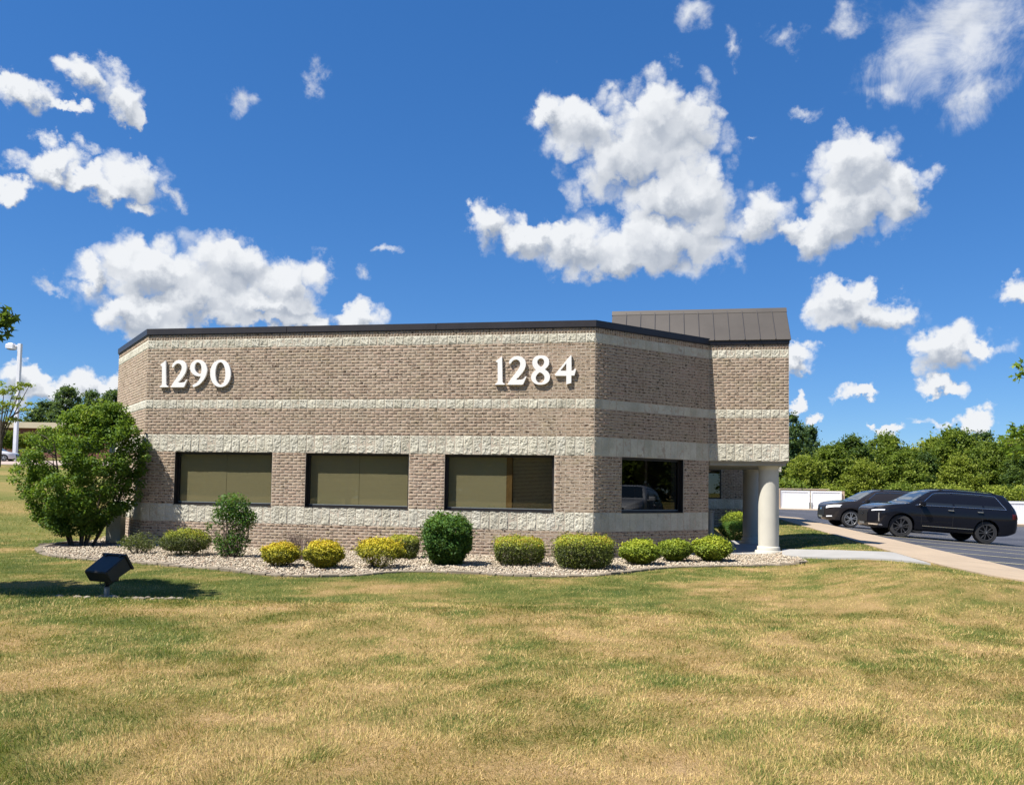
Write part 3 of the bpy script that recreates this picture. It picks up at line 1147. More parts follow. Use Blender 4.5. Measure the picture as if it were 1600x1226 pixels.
def build_bricks():
    L = brick_list()
    rv = random.Random(5)

    def size(b):
        w, s0, s1, z0, z1 = b
        q = [project(w.p(s, 0, z)) for s, z in ((s0, z0), (s1, z0), (s1, z1))]
        return abs((q[1][0] - q[0][0]) * (q[2][1] - q[1][1])) * (1 if s1 - s0 > .15 else 0)
    vis = sorted([b for b in L if b[3] > .30 and b[4] - b[3] < .08], key=size, reverse=True)[:300]
    chosen = set(map(id, vis))
    variants = {}
    for b in vis:
        w, s0, s1, z0, z1 = b
        key = (round(s1 - s0, 4), rv.randrange(14))
        if key not in variants:
            V, F = brick_shape(s1 - s0, z1 - z0, rv)
            me = bpy.data.meshes.new('brick')
            me.from_pydata(V, [], F)
            me.update()
            a = me.attributes.new('tint', 'FLOAT', 'POINT')
            t = min(1, max(0, rv.gauss(.52, .15)))
            a.data.foreach_set('value', [t] * len(V))
            me.materials.append(MT['brick'])
            variants[key] = me
        o = bpy.data.objects.new('brick', variants[key])
        o.matrix_basis = w.M @ Matrix.Translation((s0, 0, z0))
        link(o, BLD)
    VV, FF, TT = [], [], []
    for b in L:
        if id(b) in chosen:
            continue
        w, s0, s1, z0, z1 = b
        V, F = brick_shape(s1 - s0, z1 - z0, rv)
        n = len(VV)
        t = min(1, max(0, rv.gauss(.52, .15)))
        for (x, y, z) in V:
            p = w.p(s0 + x, y, z0 + z)
            VV.append(p[:])
            TT.append(t)
        FF += [[n + i for i in f] for f in F]
    o = np_mesh('brickwork', np.array(VV), np.array(FF), 4, {'tint': np.array(TT)}, MT['brick'], BLD)
    o['kind'] = 'stuff'


build_bricks()


def block_mesh(w, h, seed):
    """split-face block: sawn edges, broken face"""
    rv = np.random.RandomState(seed)
    nx, nz = (10, 10) if h < .3 else (10, 19)
    ox, oz = rv.uniform(0, 50, 2)
    xs = np.linspace(.0055, w - .0055, nx)
    zs = np.linspace(.004, h - .004, nz)
    X, Zg = np.meshgrid(xs, zs)
    H = (fbm(X * 17 + ox, Zg * 17 + oz, seed, 3) - .45) * .027 + (fbm(X * 48 + ox, Zg * 48, seed + 1, 2) - .5) * .018
    edge = np.minimum.reduce([(X - .0055) / .018, (w - .0055 - X) / .018, (Zg - .004) / .018, (h - .004 - Zg) / .018])
    H = H * np.clip(edge, 0, 1) ** .6 + .004 * np.clip(edge, 0, 1)
    V = np.stack([X, H, Zg], -1).reshape(-1, 3)
    idx = np.arange(nx * nz).reshape(nz, nx)
    F = [tuple(r) for r in np.stack([idx[:-1, :-1], idx[1:, :-1], idx[1:, 1:], idx[:-1, 1:]], -1).reshape(-1, 4)]
    ring = list(idx[0, :]) + list(idx[1:, -1]) + list(idx[-1, -2::-1]) + list(idx[-2:0:-1, 0])
    n = len(V)
    back = V[ring].copy()
    back[:, 1] = -.05
    V = np.concatenate([V, back])
    m = len(ring)
    for i in range(m):
        j = (i + 1) % m
        F.append((ring[i], ring[j], n + j, n + i))
    return V, F


def build_blocks():
    rv = random.Random(9)
    var = {}
    VV, FF = [], []
    for w in (WE, WC, WF, WD):
        nmod = round(w.L / .2032)
        mod = w.L / nmod
        bands = [(B30, B31), (B20, B21), (B10, B11)]
        if w is not WE:
            bands.append((S0, S1))
        for z0, z1 in bands:
            for k in range(nmod):
                v = rv.randrange(9)
                key = (round(mod, 4), round(z1 - z0, 3), v)
                if key not in var:
                    V, F = block_mesh(mod, z1 - z0, hash(key) % 1000 + v)
                    me = bpy.data.meshes.new('split_block')
                    me.from_pydata(V.tolist(), [], [tuple(int(i) for i in f) for f in F])
                    me.update()
                    me.materials.append(MT['split'])
                    var[key] = (me, V, F)
                me, V, F = var[key]
                if w is WD:
                    n = len(VV)
                    for (x, y, z) in V:
                        VV.append(w.p(k * mod + x, y, z0 + z)[:])
                    FF += [[n + int(i) for i in f] for f in F]
                else:
                    o = bpy.data.objects.new('split_block', me)
                    o.matrix_basis = w.M @ Matrix.Translation((k * mod, rv.uniform(-.003, .004), z0)) @ Matrix.Diagonal((1, .5 if w is WC else 1, 1, 1))
                    link(o, BLD)
    o = np_mesh('split_blockwork', np.array(VV), np.array(FF), 4, None, MT['split'], BLD)
    o['kind'] = 'stuff'


build_blocks()


def wall_box(bm, w, s0, s1, d0, d1, z0, z1):
    """box along wall w: d is distance out of the face (negative inwards)"""
    bm_prism(bm, w.p(s0, d1), w.p(s1, d1), w.p(s0, d0), w.p(s1, d0), z0, z1)


def build_windows():
    for w, kinds in ((WF, ('half', 'blind', 'blind')), (WC, ('dark',))):
        for (s0, s1), kd in zip(OPEN[id(w)], kinds):
            z0, z1 = S1 - .012, B30
            fw = .055
            bm = bmesh.new()
            dF, dB = -.118, -.178
            wall_box(bm, w, s0, s1, dB, dF, z0, z0 + fw)
            wall_box(bm, w, s0, s1, dB, dF, z1 - fw, z1)
            wall_box(bm, w, s0, s0 + fw, dB, dF, z0 + fw, z1 - fw)
            wall_box(bm, w, s1 - fw, s1, dB, dF, z0 + fw, z1 - fw)
            fr = bm_obj('window', bm, BLD, MT['frame'])
            # metal lining of the reveal
            bm = bmesh.new()
            wall_box(bm, w, s0, s1, dF, -.012, z1 - .012, z1)
            wall_box(bm, w, s0, s1, dF, .012, z0, z0 + .012)
            wall_box(bm, w, s0, s0 + .012, dF, -.012, z0 + .012, z1 - .012)
            wall_box(bm, w, s1 - .012, s1, dF, -.012, z0 + .012, z1 - .012)
            bm_obj('reveal', bm, fr, MT['frame'])
            bm = bmesh.new()
            wall_box(bm, w, s0 + fw - .006, s1 - fw + .006, -.152, -.146, z0 + fw - .006, z1 - fw + .006)
            bm_obj('pane', bm, fr, MT['glassdark'] if kd == 'dark' else MT['glass'])
            # thin bright bead along the sill
            bm = bmesh.new()
            wall_box(bm, w, s0 + fw, s1 - fw, dF - .02, dF - .002, z0 + fw, z0 + fw + .016)
            bm_obj('glazing_bead', bm, fr, MT['conduit'])
            zi0, zi1 = z0 + fw - .01, z1 - .01
            if kd == 'blind':
                n = 2
                wd = (s1 - s0) / n
                for k in range(n):
                    bm = bmesh.new()
                    wall_box(bm, w, s0 + k * wd + .004, s0 + (k + 1) * wd - .004, -.197, -.191, zi0 + .02, zi1)
                    bm_obj('roller_blind', bm, fr, MT['blind'])
            elif kd == 'half':
                mid = s0 + .95
                bm = bmesh.new()
                wall_box(bm, w, mid + .13, s1 - .03, -.197, -.191, zi0 + .02, zi1)
                bm_obj('roller_blind', bm, fr, MT['blind'])
                bm = bmesh.new()
                wall_box(bm, w, mid, mid + .125, -.23, -.185, zi0, zi1)
                bm_obj('mullion', bm, fr, MT['wood'])
                for k in range(38):
                    z = zi0 + .03 + k * .030
                    bm = bmesh.new()
                    a0, a1 = w.p(s0 + .03, -.235, z), w.p(mid - .01, -.235, z)
                    b0, b1 = w.p(s0 + .03, -.222, z + .022), w.p(mid - .01, -.222, z + .022)
                    vs = [bm.verts.new(p) for p in (a0, a1, b1, b0)]
                    bm.faces.new(vs)
                    bm_obj('slat', bm, fr, MT['blinddark'])


build_windows()


# ---- painted numerals
def chaikin(P, it=2):
    for _ in range(it):
        Q = []
        n = len(P)
        for i in range(n):
            a, b = P[i], P[(i + 1) % n]
            if a == b:
                Q.append(a)
                continue
            Q.append((a[0] * .75 + b[0] * .25, a[1] * .75 + b[1] * .25))
            Q.append((a[0] * .25 + b[0] * .75, a[1] * .25 + b[1] * .75))
        P = Q
    return P


def ell(cx, cy, rx, ry, n=40, ph=0, pw=1.0):
    out = []
    for i in range(n):
        a = 2 * math.pi * i / n
        c, s = math.cos(a), math.sin(a)
        out.append((cx + rx * math.copysign(abs(c) ** pw, c), cy + ry * math.copysign(abs(s) ** pw, s)))
    return out


# outlines in zoomed pixels (1284 crop: x10 from 760,545; 1290 crop: x11.43 from 240,550)
G1 = [[(250, 128), (253, 250), (256, 515), (264, 538), (291, 548), (288, 563), (145, 563), (149, 549), (176, 537), (186, 512), (186, 216), (172, 214), (155, 200), (200, 165)]]
G2 = [chaikin([(378, 242), (366, 240), (360, 214), (375, 178), (418, 140), (468, 121), (525, 122), (580, 146), (614, 188), (623, 240), (612, 300), (580, 362), (520, 430), (470, 480), (470, 490), (455, 491), (455, 491), (525, 490), (570, 486), (598, 470), (614, 440), (632, 438), (632, 438), (576, 563), (576, 563), (334, 563), (334, 563), (388, 482), (450, 402), (505, 332), (532, 282), (540, 236), (526, 196), (494, 173), (454, 171), (414, 190)])]
_t8 = []
for i in range(60):
    a = 2 * math.pi * i / 60
    # top bowl for the upper part, bottom bowl for the lower, pinched at the waist
    pass
G8 = [chaikin([(858, 109), (925, 118), (972, 152), (988, 205), (978, 258), (945, 300), (912, 325), (955, 352), (988, 395), (1000, 445), (985, 505), (935, 550), (858, 566), (775, 555), (722, 512), (703, 455), (716, 400), (752, 360), (785, 335), (748, 300), (728, 255), (725, 205), (745, 155), (790, 120)]),
      chaikin([(858, 150), (892, 162), (912, 195), (910, 235), (888, 272), (866, 294), (828, 270), (800, 232), (798, 195), (820, 162)]),
      chaikin([(838, 364), (890, 395), (918, 435), (915, 485), (885, 528), (848, 540), (805, 528), (775, 485), (776, 435), (805, 395)])]
G4 = [[(1331, 106), (1331, 346), (1362, 346), (1384, 322), (1404, 321), (1378, 420), (1330, 420), (1329, 537), (1255, 557), (1255, 424), (1086, 424), (1073, 408), (1300, 135)], [(1256, 224), (1256, 351), (1154, 351)]]
G9 = [chaikin([(825, 147), (895, 165), (948, 215), (974, 285), (975, 350), (955, 430), (912, 508), (840, 585), (760, 624), (732, 630), (732, 630), (718, 594), (718, 594), (760, 578), (812, 540), (850, 480), (868, 432), (868, 432), (832, 440), (762, 424), (704, 378), (673, 308), (680, 240), (712, 188), (765, 154)]),
      chaikin([(818, 184), (860, 208), (880, 262), (880, 330), (874, 385), (845, 400), (800, 385), (766, 340), (752, 285), (762, 225), (788, 192)])]
G0 = [ell(1216, 388, 181, 241, 48, pw=.96), ell(1214, 388, 92, 203, 40, pw=.98)]


def wall_from_px(w, px, py):
    d = pix_dir(px, py)
    o = Vector((0, 0, CAMZ))
    t = (w.o - o).dot(w.n) / d.dot(w.n)
    p = o + d * t
    return (p - w.o).dot(w.t), p.z


def build_numeral(loops, k, ox, oy, label, dx=0, dy=0):
    crv = bpy.data.curves.new('numeral', 'CURVE')
    crv.dimensions = '2D'
    crv.fill_mode = 'BOTH'
    crv.extrude = .021
    crv.bevel_depth = .0035
    crv.bevel_resolution = 1
    for lp in loops:
        pts = []
        for (x, y) in lp:
            s, z = wall_from_px(WF, ox + x / k + dx, oy + y / k + dy)
            pts.append((-s, z))
        sp = crv.splines.new('POLY')
        sp.points.add(len(pts) - 1)
        for q, p in zip(sp.points, pts):
            q.co = (p[0], p[1], 0, 1)
        sp.use_cyclic_u = True
    tmp = bpy.data.objects.new('tmp', crv)
    col.objects.link(tmp)
    dg = bpy.context.evaluated_depsgraph_get()
    me = bpy.data.meshes.new_from_object(tmp.evaluated_get(dg))
    bpy.data.objects.remove(tmp)
    # curve plane (x=-s, y=z, z=out)
    t, n, o = WF.t, WF.n, WF.o
    M = Matrix(((-t.x, 0, n.x, o.x), (-t.y, 0, n.y, o.y), (0, 1, 0, 0), (0, 0, 0, 1)))
    me.transform(M @ Matrix.Translation((0, 0, .032)))
    me.name = 'numeral'
    me.materials.clear()
    o_ = mesh_obj('numeral', me, BLD, MT['numeral'])
    me.set_sharp_from_angle(angle=R(35))
    o_['label'] = label
    return o_


K2, K1 = 10.0, 11.4286
build_numeral(G1, K2, 760, 545, 'white numeral 1 of the number 1284')
build_numeral(G2, K2, 760, 545, 'white numeral 2 of the number 1284')
build_numeral(G8, K2, 760, 545, 'white numeral 8 of the number 1284')
build_numeral(G4, K2, 760, 545, 'white numeral 4 of the number 1284')
# the 1 and 2 of 1290: same castings, fitted to their place
_f1 = [[(135 + (x - 145) * .985, 158 + (y - 128) * 1.085) for x, y in l] for l in G1]
_f2 = [[(328 + (x - 334) * .985, 152 + (y - 121) * 1.085) for x, y in l] for l in G2]
build_numeral(_f1, K1, 240, 550, 'white numeral 1 of the number 1290')
build_numeral(_f2, K1, 240, 550, 'white numeral 2 of the number 1290')
build_numeral(G9, K1, 240, 550, 'white numeral 9 of the number 1290')
build_numeral(G0, K1, 240, 550, 'white numeral 0 of the number 1290')


# ---- entrance porch
def build_porch():
    e, u = PE, uF
    # overhang: soffit, inner lining, end wall
    bm = bmesh.new()
    wall_box(bm, WE, .02, 1.80, -4.6, -.02, B30 - .03, B30 - .002)
    wall_box(bm, WE, .06, 1.80, -4.5, -.05, B30 - .10, B30 - .031)
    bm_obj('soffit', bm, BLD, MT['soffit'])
    bm = bmesh.new()
    wall_box(bm, WE, 0.0, .24, -4.6, -.245, B30, WT)
    wall_box(bm, WE, .25, 1.8, -4.6, -4.36, B30, WT)
    bm_obj('end_wall', bm, BLD, MT['plain_wall'])
    # fascia under the eave
    bm = bmesh.new()
    wall_box(bm, WE, -.012, 1.84, -.20, .03, WT - .005, WT + .085)
    wall_box(bm, WE, 0.0, 1.83, -.10, .014, WT - .026, WT - .0055)
    bm_obj('fascia', bm, BLD, MT['coping'])
    # standing seam roof
    run, rise, Lr = .72, .865, 4.17
    ze = WT + .088
    n = 12
    wd = Lr / n
    core = bmesh.new()
    for side in (0, 1):
        pass
    def rp(s, d, z):
        return e + u * s + inw * d + Vector((0, 0, z))
    bm = bmesh.new()
    sec = [(-.05, ze), (run, ze + rise), (2 * run + .05, ze)]
    A = [bm.verts.new(rp(-.045, d, z)) for d, z in sec]
    B = [bm.verts.new(rp(Lr, d, z)) for d, z in sec]
    bm.faces.new(A)
    bm.faces.new(B[::-1])
    for i in range(3):
        j = (i + 1) % 3
        bm.faces.new((A[i], B[i], B[j], A[j]))
    rf = bm_obj('porch_roof', bm, BLD, MT['seam'])
    nrm = (inw * -rise + Vector((0, 0, run))).normalized()
    for k in range(n):
        bm = bmesh.new()
        s0, s1 = -.045 + k * (Lr + .045) / n + .008, -.045 + (k + 1) * (Lr + .045) / n - .008
        for side in (0, 1):
            pts = []
            for s, d, z in ((s0, -.055, ze - .006), (s1, -.055, ze - .006), (s1, run, ze + rise), (s0, run, ze + rise)):
                if side:
                    d = 2 * run - d
                pts.append(rp(s, d, z))
            nn = nrm if not side else (inw * rise + Vector((0, 0, run))).normalized()
            q = [p + nn * .012 for p in pts]
            vs = [bm.verts.new(p) for p in pts + q]
            for f in ((0, 1, 2, 3), (4, 5, 6, 7), (0, 1, 5, 4), (1, 2, 6, 5), (2, 3, 7, 6), (3, 0, 4, 7)):
                bm.faces.new([vs[i] for i in f])
        bm_obj('roof_panel', bm, rf, MT['roofmetal'])
    for k in range(1, n):
        bm = bmesh.new()
        s = -.045 + k * (Lr + .045) / n
        pts = [rp(s - .009, -.058, ze - .008), rp(s + .009, -.058, ze - .008), rp(s + .009, run, ze + rise), rp(s - .009, run, ze + rise)]
        vs = [bm.verts.new(p) for p in pts] + [bm.verts.new(p + nrm * .034) for p in pts]
        for f in ((0, 1, 2, 3), (4, 5, 6, 7), (0, 1, 5, 4), (1, 2, 6, 5), (2, 3, 7, 6), (3, 0, 4, 7)):
            bm.faces.new([vs[i] for i in f])
        bm_obj('seam', bm, rf, MT['seam'])
    # ridge cap: folded, standing clear of the panels
    bm = bmesh.new()
    zr = ze + rise
    prof = [(-.085, -.075), (-.085, -.062), (-.012, .052), (.012, .052), (.085, -.062), (.085, -.075)]
    ringA = [bm.verts.new(rp(-.05, run + a, zr + b)) for a, b in prof]
    ringB = [bm.verts.new(rp(Lr + .01, run + a, zr + b)) for a, b in prof]
    bm.faces.new(ringA)
    bm.faces.new(ringB[::-1])
    for i in range(len(prof)):
        j = (i + 1) % len(prof)
        bm.faces.new((ringA[i], ringB[i], ringB[j], ringA[j]))
    bm_obj('ridge_cap', bm, rf, MT['roofmetal'])
    # columns
    for k, dd in enumerate((.43, 4.08)):
        c = e + u * .40 + inw * dd
        bm = bmesh.new()
        r = .235
        lathe(bm, [(r, .19), (r + .004, .6), (r + .002, 1.4), (r - .006, 2.0), (r - .004, B30 - .16), (r + .012, B30 - .14), (r + .012, B30 - .10)], 48, c)
        sh = bm_obj('column', bm, BLD, MT['stucco'], True, 40)
        bm = bmesh.new()
        lathe(bm, [(.315, -.12), (.315, .085), (.305, .10), (.262, .105), (.262, .185), (.250, .20), (.235, .205)], 48, c)
        bm_obj('column_base', bm, sh, MT['stucco'], True, 40)
    # half-hidden pedestal behind the cut corner
    bm = bmesh.new()
    c = PC + inw * 1.2 - u * -.01 + V2(.12, 0)
    lathe(bm, [(.18, -.1), (.18, .16), (.16, .22), (.11, .27), (.095, .34), (.095, .95), (.115, .97), (.115, 1.0)], 24, c)
    ped = bm_obj('ash_pedestal', bm, None, MT['conduit'], True, 40)
    tag(ped, 'slim grey pedestal with a wide foot half hidden behind the shaded brick corner', 'pedestal')


build_porch()


def build_rear_wing():
    """the part of the building that steps out beyond the porch"""
    zo = .16
    w0 = PC + inw * 15.0
    right = w0 - uF * 2.35
    W = Wall(right, w0)
    bm = bmesh.new()
    s0, s1 = .95, 2.35
    wall_box(bm, W, 0, W.L, -.24, -.009, -.3, S1 + zo)
    wall_box(bm, W, 0, W.L, -.24, -.009, B30 + zo, WT)
    wall_box(bm, W, 0, s0, -.24, -.009, S1 + zo, B30 + zo)
    bm_prism(bm, w0 + inw * .011, w0 + uF * 1.48 + inw * .011, w0 + inw * .24, w0 + uF * 1.48 + inw * .24, -.3, WT)
    bm_obj('rear_wall', bm, BLD, MT['mortar'])
    bm = bmesh.new()
    bm_prism(bm, right - uF * .0 + inw * .25, right + inw * 9, right + inw * .25 + uF * .24, right + inw * 9 + uF * .24, -.3, WT)
    bm_obj('side_wall', bm, BLD, MT['plain_wall'])
    VV, FF, TT = [], [], []
    rv = random.Random(31)
    for k in range(-10, 32):
        z = S1 + zo + k * .0677 if k >= 0 else S0 + zo + k * .0677
        if k >= 18:
            z = B31 + zo + (k - 18) * .0677
        lim = W.L if k < 0 or k >= 18 else s0
        s = -.1 if k % 2 else 0
        while s < lim - .02:
            a, b = max(s, 0), min(s + .2032, lim)
            if b - a > .04:
                V, F = brick_shape(b - a, .0677, rv)
                n = len(VV)
                t = min(1, max(0, rv.gauss(.52, .15)))
                for x, y, zz in V:
                    VV.append(W.p(a + x, y, z + zz)[:])
                    TT.append(t)
                FF += [[n + i for i in f] for f in F]
            s += .2032
    o = np_mesh('brickwork', np.array(VV), np.array(FF), 4, {'tint': np.array(TT)}, MT['brick'], BLD)
    o['kind'] = 'stuff'
    for z0, z1 in ((S0 + zo, S1 + zo), (B30 + zo, B31 + zo)):
        for k in range(11):
            V, F = block_mesh(.2136, z1 - z0, 300 + k)
            me = bpy.data.meshes.new('split_block')
            me.from_pydata(V.tolist(), [], [tuple(int(i) for i in f) for f in F])
            me.materials.append(MT['split'])
            o = bpy.data.objects.new('split_block', me)
            o.matrix_basis = W.M @ Matrix.Translation((k * .2136, 0, z0))
            link(o, BLD)
    z0, z1 = S1 + zo, B30 + zo
    bm = bmesh.new()
    f = .055
    for a in ((s0, s1 - .01, z0, z0 + f), (s0, s1 - .01, z1 - f, z1), (s0, s0 + f, z0 + f, z1 - f)):
        wall_box(bm, W, a[0], a[1], -.15, -.05, a[2], a[3])
    fr = bm_obj('window', bm, BLD, MT['frame'])
    bm = bmesh.new()
    wall_box(bm, W, s0 + f - .006, s1 - .01, -.12, -.114, z0 + f - .006, z1 - f + .006)
    bm_obj('pane', bm, fr, MT['glassdark'])
    # unseen hipped roof added to shade the far wall, hidden behind the porch roof
    bm = bmesh.new()
    base = [w0 - inw * 3.8 - uF * 1.9, w0 + inw * 3.0 - uF * 2.6, w0 + inw * 3.0 + uF * 1.8, w0 - inw * 3.8 + uF * 1.8]
    v0 = [bm.verts.new((p.x, p.y, WT + .05)) for p in base]
    v1 = [bm.verts.new((p.x, p.y, WT + .35)) for p in base]
    cen = sum(base, Vector()) / 4
    v2 = [bm.verts.new((p.x + (cen.x - p.x) * .35, p.y + (cen.y - p.y) * .25, WT + 2.4)) for p in base]
    for A_, B_ in ((v0, v1), (v1, v2)):
        for i in range(4):
            bm.faces.new((A_[i], A_[(i + 1) % 4], B_[(i + 1) % 4], B_[i]))
    bm.faces.new(v2)
    bm.faces.new(v0[::-1])
    bm_obj('shade_roof', bm, BLD, MT['roofmetal'])
    # the second entrance roof beyond, only its stone band end shows
    ctr = Vector((12.05, 36.4, 0))
    W2 = Wall(ctr, ctr + uF * 3.0)
    bm = bmesh.new()
    wall_box(bm, W2, 0, 3.0, -5, -.009, B30 + zo, WT + zo)
    bm_obj('second_porch', bm, BLD, MT['plain_wall'])
    for k in range(14):
        V, F = block_mesh(.2136, .406, 340 + k)
        me = bpy.data.meshes.new('split_block')
        me.from_pydata(V.tolist(), [], [tuple(int(i) for i in f) for f in F])
        me.materials.append(MT['split'])
        o = bpy.data.objects.new('split_block', me)
        o.matrix_basis = W2.M @ Matrix.Translation((k * .2136, 0, B30 + zo))
        link(o, BLD)
    c = ctr + uF * .45 + inw * .5
    bm = bmesh.new()
    lathe(bm, [(.315, -.5), (.315, .085), (.26, .105), (.26, .19), (.24, .21), (.235, B30 + zo - .01)], 24, c)
    bm_obj('column', bm, BLD, MT['stucco'], True, 40)


build_rear_wing()

# ------------------------------------------------------------------ plants
def leaf_mesh(name, P, N, size, tint, m, parent=None, aspect=.55, fold=.25, local=None, spread=.9, seed=1):
    """one folded diamond leaf at each point; N is the way it leans"""
    rs = np.random.RandomState(seed)
    n = len(P)
    D = N + rs.normal(0, spread, (n, 3))
    D /= np.linalg.norm(D, axis=1, keepdims=True) + 1e-9          # leaf normal
    T = np.cross(D, rs.normal(0, 1, (n, 3)))
    T /= np.linalg.norm(T, axis=1, keepdims=True) + 1e-9
    S = np.cross(D, T)
    L = (size * rs.uniform(.65, 1.3, n))[:, None]
    wv = L * aspect * .5
    V = np.stack([P - T * L * .5, P + S * wv + D * wv * fold, P + T * L * .5 - D * L * .12, P - S * wv + D * wv * fold], 1)
    F = np.arange(n * 4).reshape(n, 4)
    F = np.concatenate([F[:, [0, 1, 2]], F[:, [0, 2, 3]]], 0)
    return np_mesh(name, V.reshape(-1, 3), F, 3, {'tint': np.repeat(np.clip(tint, 0, 1), 4)}, m, parent)


def star_leaf_mesh(name, P, size, tint, m, parent, seed=1):
    """lobed leaves (maple) as small fans"""
    rs = np.random.RandomState(seed)
    n = len(P)
    ang = np.linspace(0, 2 * np.pi, 11)[:-1] + np.pi / 2
    rad = np.array([1.0, .42, .85, .36, .62, .22, .62, .36, .85, .42])
    D = rs.normal(0, .8, (n, 3)) + np.array([0, 0, .9])
    D /= np.linalg.norm(D, axis=1, keepdims=True)
    T = np.cross(D, rs.normal(0, 1, (n, 3)))
    T /= np.linalg.norm(T, axis=1, keepdims=True)
    S = np.cross(D, T)
    L = (size * rs.uniform(.7, 1.25, n))[:, None, None] * .6
    ring = P[:, None] + L * rad[None, :, None] * (np.cos(ang)[None, :, None] * S[:, None] + np.sin(ang)[None, :, None] * T[:, None])
    ring = ring - D[:, None] * (L * (rad[None, :, None] ** 2) * .25)
    V = np.concatenate([P[:, None], ring], 1)
    k = np.arange(10)
    tri = np.stack([np.zeros(10, int), 1 + k, 1 + (k + 1) % 10], -1)
    F = (tri[None] + (np.arange(n) * 11)[:, None, None]).reshape(-1, 3)
    return np_mesh(name, V.reshape(-1, 3), F, 3, {'tint': np.repeat(np.clip(tint, 0, 1), 11)}, m, parent)


def shrub(name, label, px, py, wpx, hpx, mat, n, leaf, shape='ball', top=.5, cat='shrub', seed=0, bare=0, depth=None, group=None, base=None, lowbare=.0, density=1.0, tint0=.35):
    """clipped or loose shrub standing where its foot shows in the photograph"""
    rs = np.random.RandomState(seed + 100)
    b = at(px, py, lawn_z) if base is None else Vector(base)
    d = b.y
    w = wpx / F_PX * d * .5
    h = hpx / F_PX * d
    dp = w * .95 if depth is None else depth
    root = empty(name, b, label, cat, group)
    c0 = Vector((b.x, b.y + dp * .35, b.z))
    u = rs.normal(0, 1, (n, 3))
    u /= np.linalg.norm(u, axis=1, keepdims=True)
    n = int(n * 1.9)
    u = rs.normal(0, 1, (n, 3))
    u /= np.linalg.norm(u, axis=1, keepdims=True)
    r = np.clip(1 - np.abs(rs.normal(0, .17, n)), .3, 1.0)
    pw = {'ball': 1.0, 'box': .55, 'dome': .8, 'loose': 1.0, 'round': 1.0}[shape]
    q = np.sign(u) * np.abs(u) ** pw
    q = q / np.maximum(np.abs(q).max(1), 1e-6)[:, None] * (np.linalg.norm(u * np.abs(u) ** (pw - 1 if pw < 1 else 0), axis=1)[:, None] if False else 1) if shape == 'box' else u
    if shape in ('box', 'round'):
        e = 5.0 if shape == 'box' else 2.7
        nr = (np.abs(u) ** e).sum(1) ** (1 / e)
        q = u / nr[:, None]
    lump = .76 + .46 * fbm(q[:, 0] * 2.2 + q[:, 2] * 1.1 + seed * 3.1, q[:, 1] * 2.2 + q[:, 2] * 1.7 + seed, seed, 3)
    lump = lump if shape != 'box' else .91 + .15 * (lump - .76) / .46
    la = .24 if shape != 'box' else .10
    lump = lump * (1 - la / 2 + la * fbm(q[:, 0] * 7 + q[:, 2] * 5 + seed, q[:, 1] * 7 - q[:, 2] * 6, seed + 6, 2))
    if shape == 'loose':
        lump = .55 + .75 * fbm(q[:, 0] * 2.6 + seed, q[:, 2] * 2.6 + q[:, 1] * 1.9, seed, 3)
        r = np.clip(1 - np.abs(rs.normal(0, .28, n)), .2, 1.0)
    stray = (fbm(q[:, 0] * 11 + seed, q[:, 1] * 11 + q[:, 2] * 9, seed + 8, 2) > .70) & (rs.rand(n) < .5)
    r = np.where(stray, rs.uniform(.95, 1.17, n), r)
    P = q * (r * lump)[:, None]
    P = P * np.array([w, dp, h * .5])
    # taper to the foot
    zz = P[:, 2] / (h * .5)
    tp = np.where(zz < 0, 1 - .32 * (-zz) ** 1.5, 1) if shape != 'box' else np.where(zz < 0, 1 - .14 * (-zz) ** 1.5, 1)
    P[:, 0] *= tp
    P[:, 1] *= tp
    P[:, 2] += h * .52
    if lowbare:
        k = ~((P[:, 2] < h * lowbare * (.7 + .6 * fbm(P[:, 0] * 5 + seed, P[:, 1] * 5, seed + 4, 2))) & (rs.rand(n) < .86))
        P, q, zz = P[k], q[k], zz[k]
        n = len(P)
    if bare:
        hol = fbm(P[:, 0] * 4.3 + seed, P[:, 2] * 4.3 + P[:, 1] * 2, seed + 9, 3)
        k = hol > np.quantile(hol, bare)
        P, q, zz = P[k], q[k], zz[k]
        n = len(P)
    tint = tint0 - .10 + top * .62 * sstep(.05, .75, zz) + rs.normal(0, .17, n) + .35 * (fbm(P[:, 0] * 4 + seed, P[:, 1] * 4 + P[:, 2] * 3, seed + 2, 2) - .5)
    P = P + np.array(c0)
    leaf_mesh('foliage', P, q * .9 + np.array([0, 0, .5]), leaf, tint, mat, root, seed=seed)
    # stems
    bm = bmesh.new()
    rv = random.Random(seed)
    for k in range(9):
        a = rv.uniform(0, 6.28)
        t = rv.uniform(.15, .6)
        e = c0 + Vector((w * t * math.cos(a), dp * t * math.sin(a), h * rv.uniform(.4, .7)))
        s = c0 + Vector((math.cos(a), math.sin(a), 0)) * .05 * min(1, w * 2)
        mid = (s + e) / 2 + Vector((math.cos(a) * .05, math.sin(a) * .05, -.04))
        tube(bm, [s - Vector((0, 0, .05)), mid, e], [.014, .010, .004], 5, False)
    bm_obj('stems', bm, root, MT['bark'])
    return root


